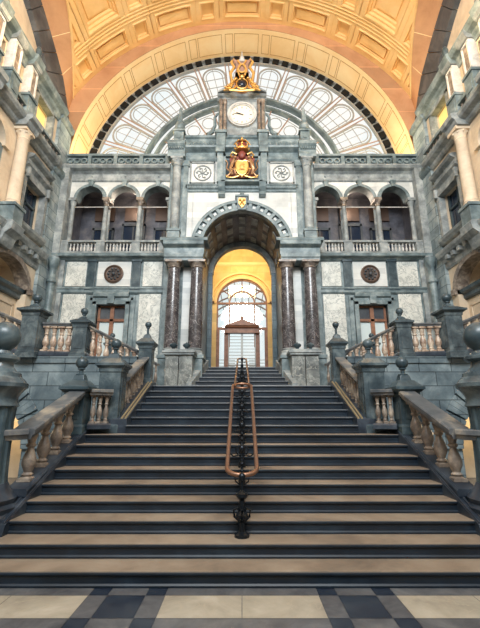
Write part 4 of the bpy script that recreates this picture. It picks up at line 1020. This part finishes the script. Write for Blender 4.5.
    # recess backs
    a = MB(T); a.box(2, 12.5, XS + 1.5, XS + 1.6, 2.4, 6.6); a.box(12.25, 12.35, XS + .4, XS + 1.6, 2.4, 6.6); a.box(2, 12.5, XS + .3, XS + 1.6, 6.6, 6.7); a.box(2, 12.5, XS + .3, XS + 1.6, 2.35, 2.45); a.build('arcade_back', M['cream'], wl)
    a = MB(T); a.mould(9.9, 12.3, XS + 1.5, [(.2, 5.45), (.3, 5.55), (.34, 5.72), (.26, 5.78)])
    a.box(10.5, 10.56, XS + 1.44, XS + 1.5, 3.6, 5.2); a.box(11.7, 11.76, XS + 1.44, XS + 1.5, 3.6, 5.2); a.box(10.5, 11.76, XS + 1.44, XS + 1.5, 5.14, 5.2); a.build('arcade_moulding', M['tealdark'], wl)
    a = MB(T)
    for c, r in arches:
        a.arc(c, 5.75, 1, 1.01, XS, XS + .1, n=2) if False else None
        for i in range(20):
            t0, t1 = -pi / 2 + pi * i / 20, -pi / 2 + pi * (i + 1) / 20
            Q = lambda t, k, y: (c + (r + k) * sin(t), y, 5.75 + (.78 + k) * cos(t))
            a.hexa([Q(t0, -.02, XS - .06), Q(t0, .16, XS - .06), Q(t0, .16, XS + .4), Q(t0, -.02, XS + .4)], [Q(t1, -.02, XS - .06), Q(t1, .16, XS - .06), Q(t1, .16, XS + .4), Q(t1, -.02, XS + .4)])
    for x in (12.2, 9.85, 9.2, 6.85): a.box(x, x + .15 if x > 9.5 and x < 10 else x + .2, XS - .12, XS + .3, 5.6, 5.78)
    a.build('arcade_archivolt', M['baluster'], wl)
    # transom and panelled infill inside the ground storey arches
    a = MB(T)
    for c, r in arches: a.mould(c - r, c + r, XS + .32, [(.10, 5.42), (.14, 5.46), (.14, 5.58), (.24, 5.64), (.26, 5.74), (.1, 5.76)])
    a.build('arch_transom', M['tealdark'], wl)
    a = MB(T)
    for c, r in arches:
        a.box(c - r, c + r, XS + .3, XS + .36, 2.4, 5.42)
        for x0 in (c - .95, c + .06):
            for dx in (0, .84): a.box(x0 + dx, x0 + dx + .05, XS + .27, XS + .3, 3.2, 5.2)
            for zz in (3.2, 5.15): a.box(x0, x0 + .89, XS + .27, XS + .3, zz, zz + .05)
    a.build('arch_infill', M['cream'], wl)
    # lower cornice with brackets
    a = MB(T); a.mould(LO, HI + .1, XS + .02, [(.06, 6.6), (.10, 6.66), (.10, 6.8), (.14, 6.84), (.16, 6.98), (.28, 7.02), (.34, 7.12), (.36, 7.22), (.28, 7.28)])
    for i in range(30): a.box(1.6 + i * .36, 1.76 + i * .36, XS - .26, XS, 6.84, 7.0)
    for c in (10.45, 8.55): a.mould(c - .30, c + .30, XS + .02, [(.20, 6.55), (.26, 6.66), (.32, 6.85), (.50, 7.0), (.54, 7.22), (.48, 7.28)])
    a.build('lower_cornice', M['grey'], wl, bevel=.006)
    # window with hood
    wn_ = 5 if s < 0 else 6
    w = struct(f'window_{wn_}', (s * XS, 11.7, 7.7))
    a = MB(T)
    a.box(10.93, 11.08, XS - .14, XS + .1, 7.65, 9.45); a.box(12.27, 12.42, XS - .14, XS + .1, 7.65, 9.45); a.box(10.93, 12.42, XS - .14, XS + .1, 9.33, 9.5)
    a.mould(10.85, 12.5, XS, [(.12, 9.5), (.12, 9.62), (.16, 9.66), (.24, 9.72), (.26, 9.80), (.14, 9.84)]); a.mould(10.95, 12.4, XS, [(.14, 9.84), (.14, 10.0), (.28, 10.06), (.34, 10.14), (.2, 10.2)])
    a.mould(10.85, 12.5, XS, [(.14, 7.5), (.24, 7.6), (.26, 7.7), (.1, 7.72)]); a.box(10.95, 11.05, XS - .24, XS, 9.3, 9.64); a.box(12.3, 12.4, XS - .24, XS, 9.3, 9.64)
    a.build('window_frame', M['grey'], w, bevel=.006, label='stone surround with projecting hood')
    a = MB(T); a.box(11.05, 12.3, XS + .26, XS + .3, 7.6, 9.35); a.build('pane', M['dkglass'], w)
    a = MB(T); a.box(11.64, 11.71, XS + .2, XS + .27, 7.6, 9.35); a.box(11.05, 12.3, XS + .2, XS + .27, 8.75, 8.82); a.box(11.05, 11.12, XS + .2, XS + .27, 7.6, 9.35); a.box(12.23, 12.3, XS + .2, XS + .27, 7.6, 9.35); a.build('mullion', M['tealdark'], w)
    # arches between columns
    a = MB(T)
    for c in (9.35, 7.6, 5.9):
        a.arc(c, 9.7, .50, .68, XS - .07, XS + .4, n=18); a.box(c - .7, c - .46, XS - .1, XS + .4, 9.55, 9.7); a.box(c + .46, c + .7, XS - .1, XS + .4, 9.55, 9.7)
    a.build('niche_archivolt', M['cream'], wl)
    a = MB(T); a.box(5, 10, XS + .38, XS + .42, 7.6, 10.4); a.build('niche_pane', M['dkglass'], wl)
    a = MB(T)
    for c in (9.35, 7.6, 5.9): a.box(c - .52, c - .34, XS, XS + .3, 7.6, 9.6); a.box(c + .34, c + .52, XS, XS + .3, 7.6, 9.6)
    a.build('niche_pilaster', M['teal'], wl)
    # columns
    for i, yc in enumerate((10.45, 8.50, 6.75)):
        x, y = s * (XS - .20), yc
        th = thing('column', f'tall cream engaged column on the {side} wall, {["nearest the facade", "second from the facade", "third from the facade"][i]}', 'column', (x, y, 7.28), f'{side} wall columns')
        a = MB(); a.box(*sorted((s * (XS - .44), s * XS)), yc - .25, yc + .25, 7.28, 7.8); a.box(*sorted((s * (XS - .48), s * XS)), yc - .29, yc + .29, 7.78, 7.88); a.build('pedestal', M['teal'], th, bevel=.008)
        a = MB(); a.lathe(x, y, [(.24, 7.88), (.24, 7.93), (.205, 7.97), (.22, 8.02), (.19, 8.06), (.185, 8.8), (.165, 10.2), (.19, 10.24), (.17, 10.28)], 24); a.build('shaft', M['cream'], th, smooth=True)
        a = MB(); a.lathe(x, y, [(.17, 10.28), (.19, 10.38), (.24, 10.5)], 20)
        for k in range(8): a.ball(x + .20 * cos(k * pi / 4), y + .20 * sin(k * pi / 4), 10.46, .05, 8)
        a.box(x - .25, x + .20, yc - .25, yc + .25, 10.5, 10.62); a.build('capital', M['cream'], th, smooth=True)
    # middle cornice + balcony band
    a = MB(T); a.mould(LO, HI + .1, XS + .02, [(.10, 10.62), (.16, 10.68), (.18, 10.76), (.34, 10.82), (.40, 10.90), (.42, 10.98), (.30, 11.02)])
    for c in (10.45, 8.50): a.mould(c - .32, c + .32, XS + .02, [(.44, 10.60), (.48, 10.68), (.50, 10.78), (.60, 10.84), (.62, 11.0), (.5, 11.04)])
    a.build('middle_cornice', M['grey'], wl, bevel=.006)
    b = thing('attic_balustrade', f'dark pierced balustrade along the attic ledge of the {side} wall', 'balustrade', (s * (XS - .3), 8, 11.0), 'attic balustrades')
    a = MB(T); a.box(2.0, 12.55, XS - .32, XS - .12, 11.30, 11.40); a.box(2.0, 12.55, XS - .30, XS - .14, 11.0, 11.08); a.build('rail', M['teal'], b)
    for i in range(44): baluster(b, s * (XS - .22), 2.3 + i * .235, 11.08, .23, .045, 'baluster')
    # attic piers
    for i, yc in enumerate((10.35, 9.42, 8.5, 7.4)):
        th = thing('attic_pier', f'pale panelled attic pier on the {side} wall, {["closest to the facade", "second from the facade", "third from the facade", "fourth from the facade"][i]}', 'pier', (s * XS, yc, 11.0), f'{side} attic piers')
        a = MB(T); a.box(yc - .22, yc + .22, XS - .34, XS, 11.0, 11.74); a.box(yc - .25, yc + .25, XS - .38, XS, 11.72, 11.82); a.box(yc - .13, yc + .13, XS - .36, XS - .33, 11.15, 11.6); a.build('pedestal', M['teal'], th, bevel=.008)
        a = MB(T); a.box(yc - .18, yc + .18, XS - .26, XS, 11.82, 12.98)
        for zz in (11.90, 12.84): a.box(yc - .17, yc + .17, XS - .30, XS - .24, zz, zz + .05)
        for dx in (-.17, .12): a.box(yc + dx, yc + dx + .05, XS - .30, XS - .24, 11.90, 12.88)
        a.build('shaft', M['balusterpale'], th, bevel=.006)
        a = MB(T); a.box(yc - .09, yc + .09, XS - .27, XS - .25, 11.98, 12.82); a.build('inset_panel', M['baluster'], th)
        a = MB(T); a.mould(yc - .23, yc + .23, XS, [(.30, 12.98), (.34, 13.02), (.38, 13.1), (.40, 13.22), (.36, 13.26)]); a.build('cap', M['grey'], th)
        if i % 2 == 0:
            q = MB(); q.lathe(s * (XS - .28), yc, [(.12, 13.42), (.12, 13.5), (.06, 13.54), (.10, 13.66), (.11, 13.76), (.07, 13.9), (.001, 13.96)], 14)
            tag(q.build('attic_finial', M['tealdark'], smooth=True), f'dark urn finial on the {side} wall cornice above the {["closest", "", "third"][i]} attic pier', 'finial', f'{side} wall finials')
    # attic windows
    a = MB(T); a.box(11.05, 12.2, XS + .3, XS + .34, 11.6, 12.75); w = a.build(f'window_{wn_ + 2}', M['litglass'], kind='structure')
    a = MB(T); 
    for x0, x1 in ((9.6, 10.05), (8.7, 9.2), (7.8, 8.3)): a.box(x0, x1, XS + .3, XS + .34, 11.6, 12.75)
    a.build('attic_pane', M['dkglass'], wl)
    a = MB(T); a.box(10.98, 11.1, XS - .06, XS + .2, 11.5, 12.8); a.box(12.15, 12.27, XS - .06, XS + .2, 11.5, 12.8); a.box(10.98, 12.27, XS - .06, XS + .2, 12.72, 12.84); a.build('attic_frame', M['grey'], wl)
    # top cornice
    a = MB(T); a.mould(LO, HI + .1, XS + .05, [(.10, 12.85), (.12, 12.95), (.18, 13.0), (.20, 13.1), (.34, 13.16), (.40, 13.26), (.42, 13.36), (.30, 13.42)])
    for c in (10.35, 8.5): a.mould(c - .24, c + .24, XS + .05, [(.38, 13.0), (.42, 13.1), (.48, 13.2), (.50, 13.36), (.4, 13.42)])
    a.build('top_cornice', M['teal'], wl, bevel=.006)

# lower walls beside and behind the viewer
for s in (-1, 1):
    a = MB(); a.box(*sorted((s * 7.65, s * 8.0)), -3.6, 1.4, 0, 13.0); a.box(*sorted((s * 7.3, s * 7.7)), 1.3, 9.45, 0, 2.4); a.box(*sorted((s * 8.0, s * 8.2)), 9.3, 11.6, 0, 3.1); a.build('wall_side_rear', M['grey'], kind='structure')
a = MB(); a.box(-8, 8, -3.9, -3.6, 0, 8.5); a.build('wall_rear', M['grey'], kind='structure')

# ------------------------------------------------------------------ light
W = bpy.data.worlds.new('sky'); SC.world = W; W.use_nodes = True; nt = W.node_tree
bg = nt.nodes['Background']; bg.inputs[1].default_value = .9
tc = N(nt, 'ShaderNodeTexCoord'); nz = N(nt, 'ShaderNodeTexNoise', Scale=3.0, Detail=5.0); nt.links.new(tc.outputs['Generated'], nz.inputs['Vector'])
r = ramp(nt, nz.outputs['Fac'], [(.35, (.78, .92, .98)), (.5, (.98, 1.0, 1.0)), (.62, (1.1, 1.06, 1.0))]); nt.links.new(r.outputs[0], bg.inputs[0])
def area(name, loc, rot, sx, sy, e, col):
    l = bpy.data.lights.new(name, 'AREA'); l.shape = 'RECTANGLE'; l.size = sx; l.size_y = sy; l.energy = e; l.color = col
    o = bpy.data.objects.new(name, l); COL.objects.link(o); o.location = loc; o.rotation_euler = rot; return o
def point(name, loc, e, col, r=.2):
    l = bpy.data.lights.new(name, 'POINT'); l.energy = e; l.color = col; l.shadow_soft_size = r
    o = bpy.data.objects.new(name, l); COL.objects.link(o); o.location = loc; return o
# warm fill beyond the portal, then daylight through the hall's large rear window
area('passage_fill', (0, 16.3, 8.9), (radians(97), 0, 0), 1.6, .8, 110, (1, .78, .42))  # unseen one-sided area light added to brighten the yellow end wall
area('rear_window_light', (0, -3, 13), (radians(70), 0, 0), 8, 5, 2700, (.92, .97, 1.0))
# warm lamps behind the wing parapets; vault, loggia and arcade points are added fills
for s in (-1, 1):
    point('vault_fill', (s * 5.2, 8.5, 13.0), 230, (1, .70, .36), .12)  # unseen point floating in mid-air, added to warm the vault
    for x in (3.6, 6.0): point('parapet_lamp', (s * x, 14.35, 12.0), 110, (1, .80, .46), .12)
    point('loggia_fill', (s * 4.7, 14.4, 10.4), 22, (1, .80, .62), .1)  # unseen fill added to lift the loggia interior
    point('arcade_fill', (s * 8.0, 11.0, 4.8), 7, (1, .82, .55), .2)  # weak fill added inside the arcade recess, no fixture modelled
    point('undercroft_lamp', (s * 6.6, 10.6, 1.6), 40, (1, .75, .42), .2)
vs = SC.view_settings; vs.view_transform = 'Standard'; vs.look = 'None'; vs.gamma = 1; vs.use_curve_mapping = False; vs.exposure = 0.2
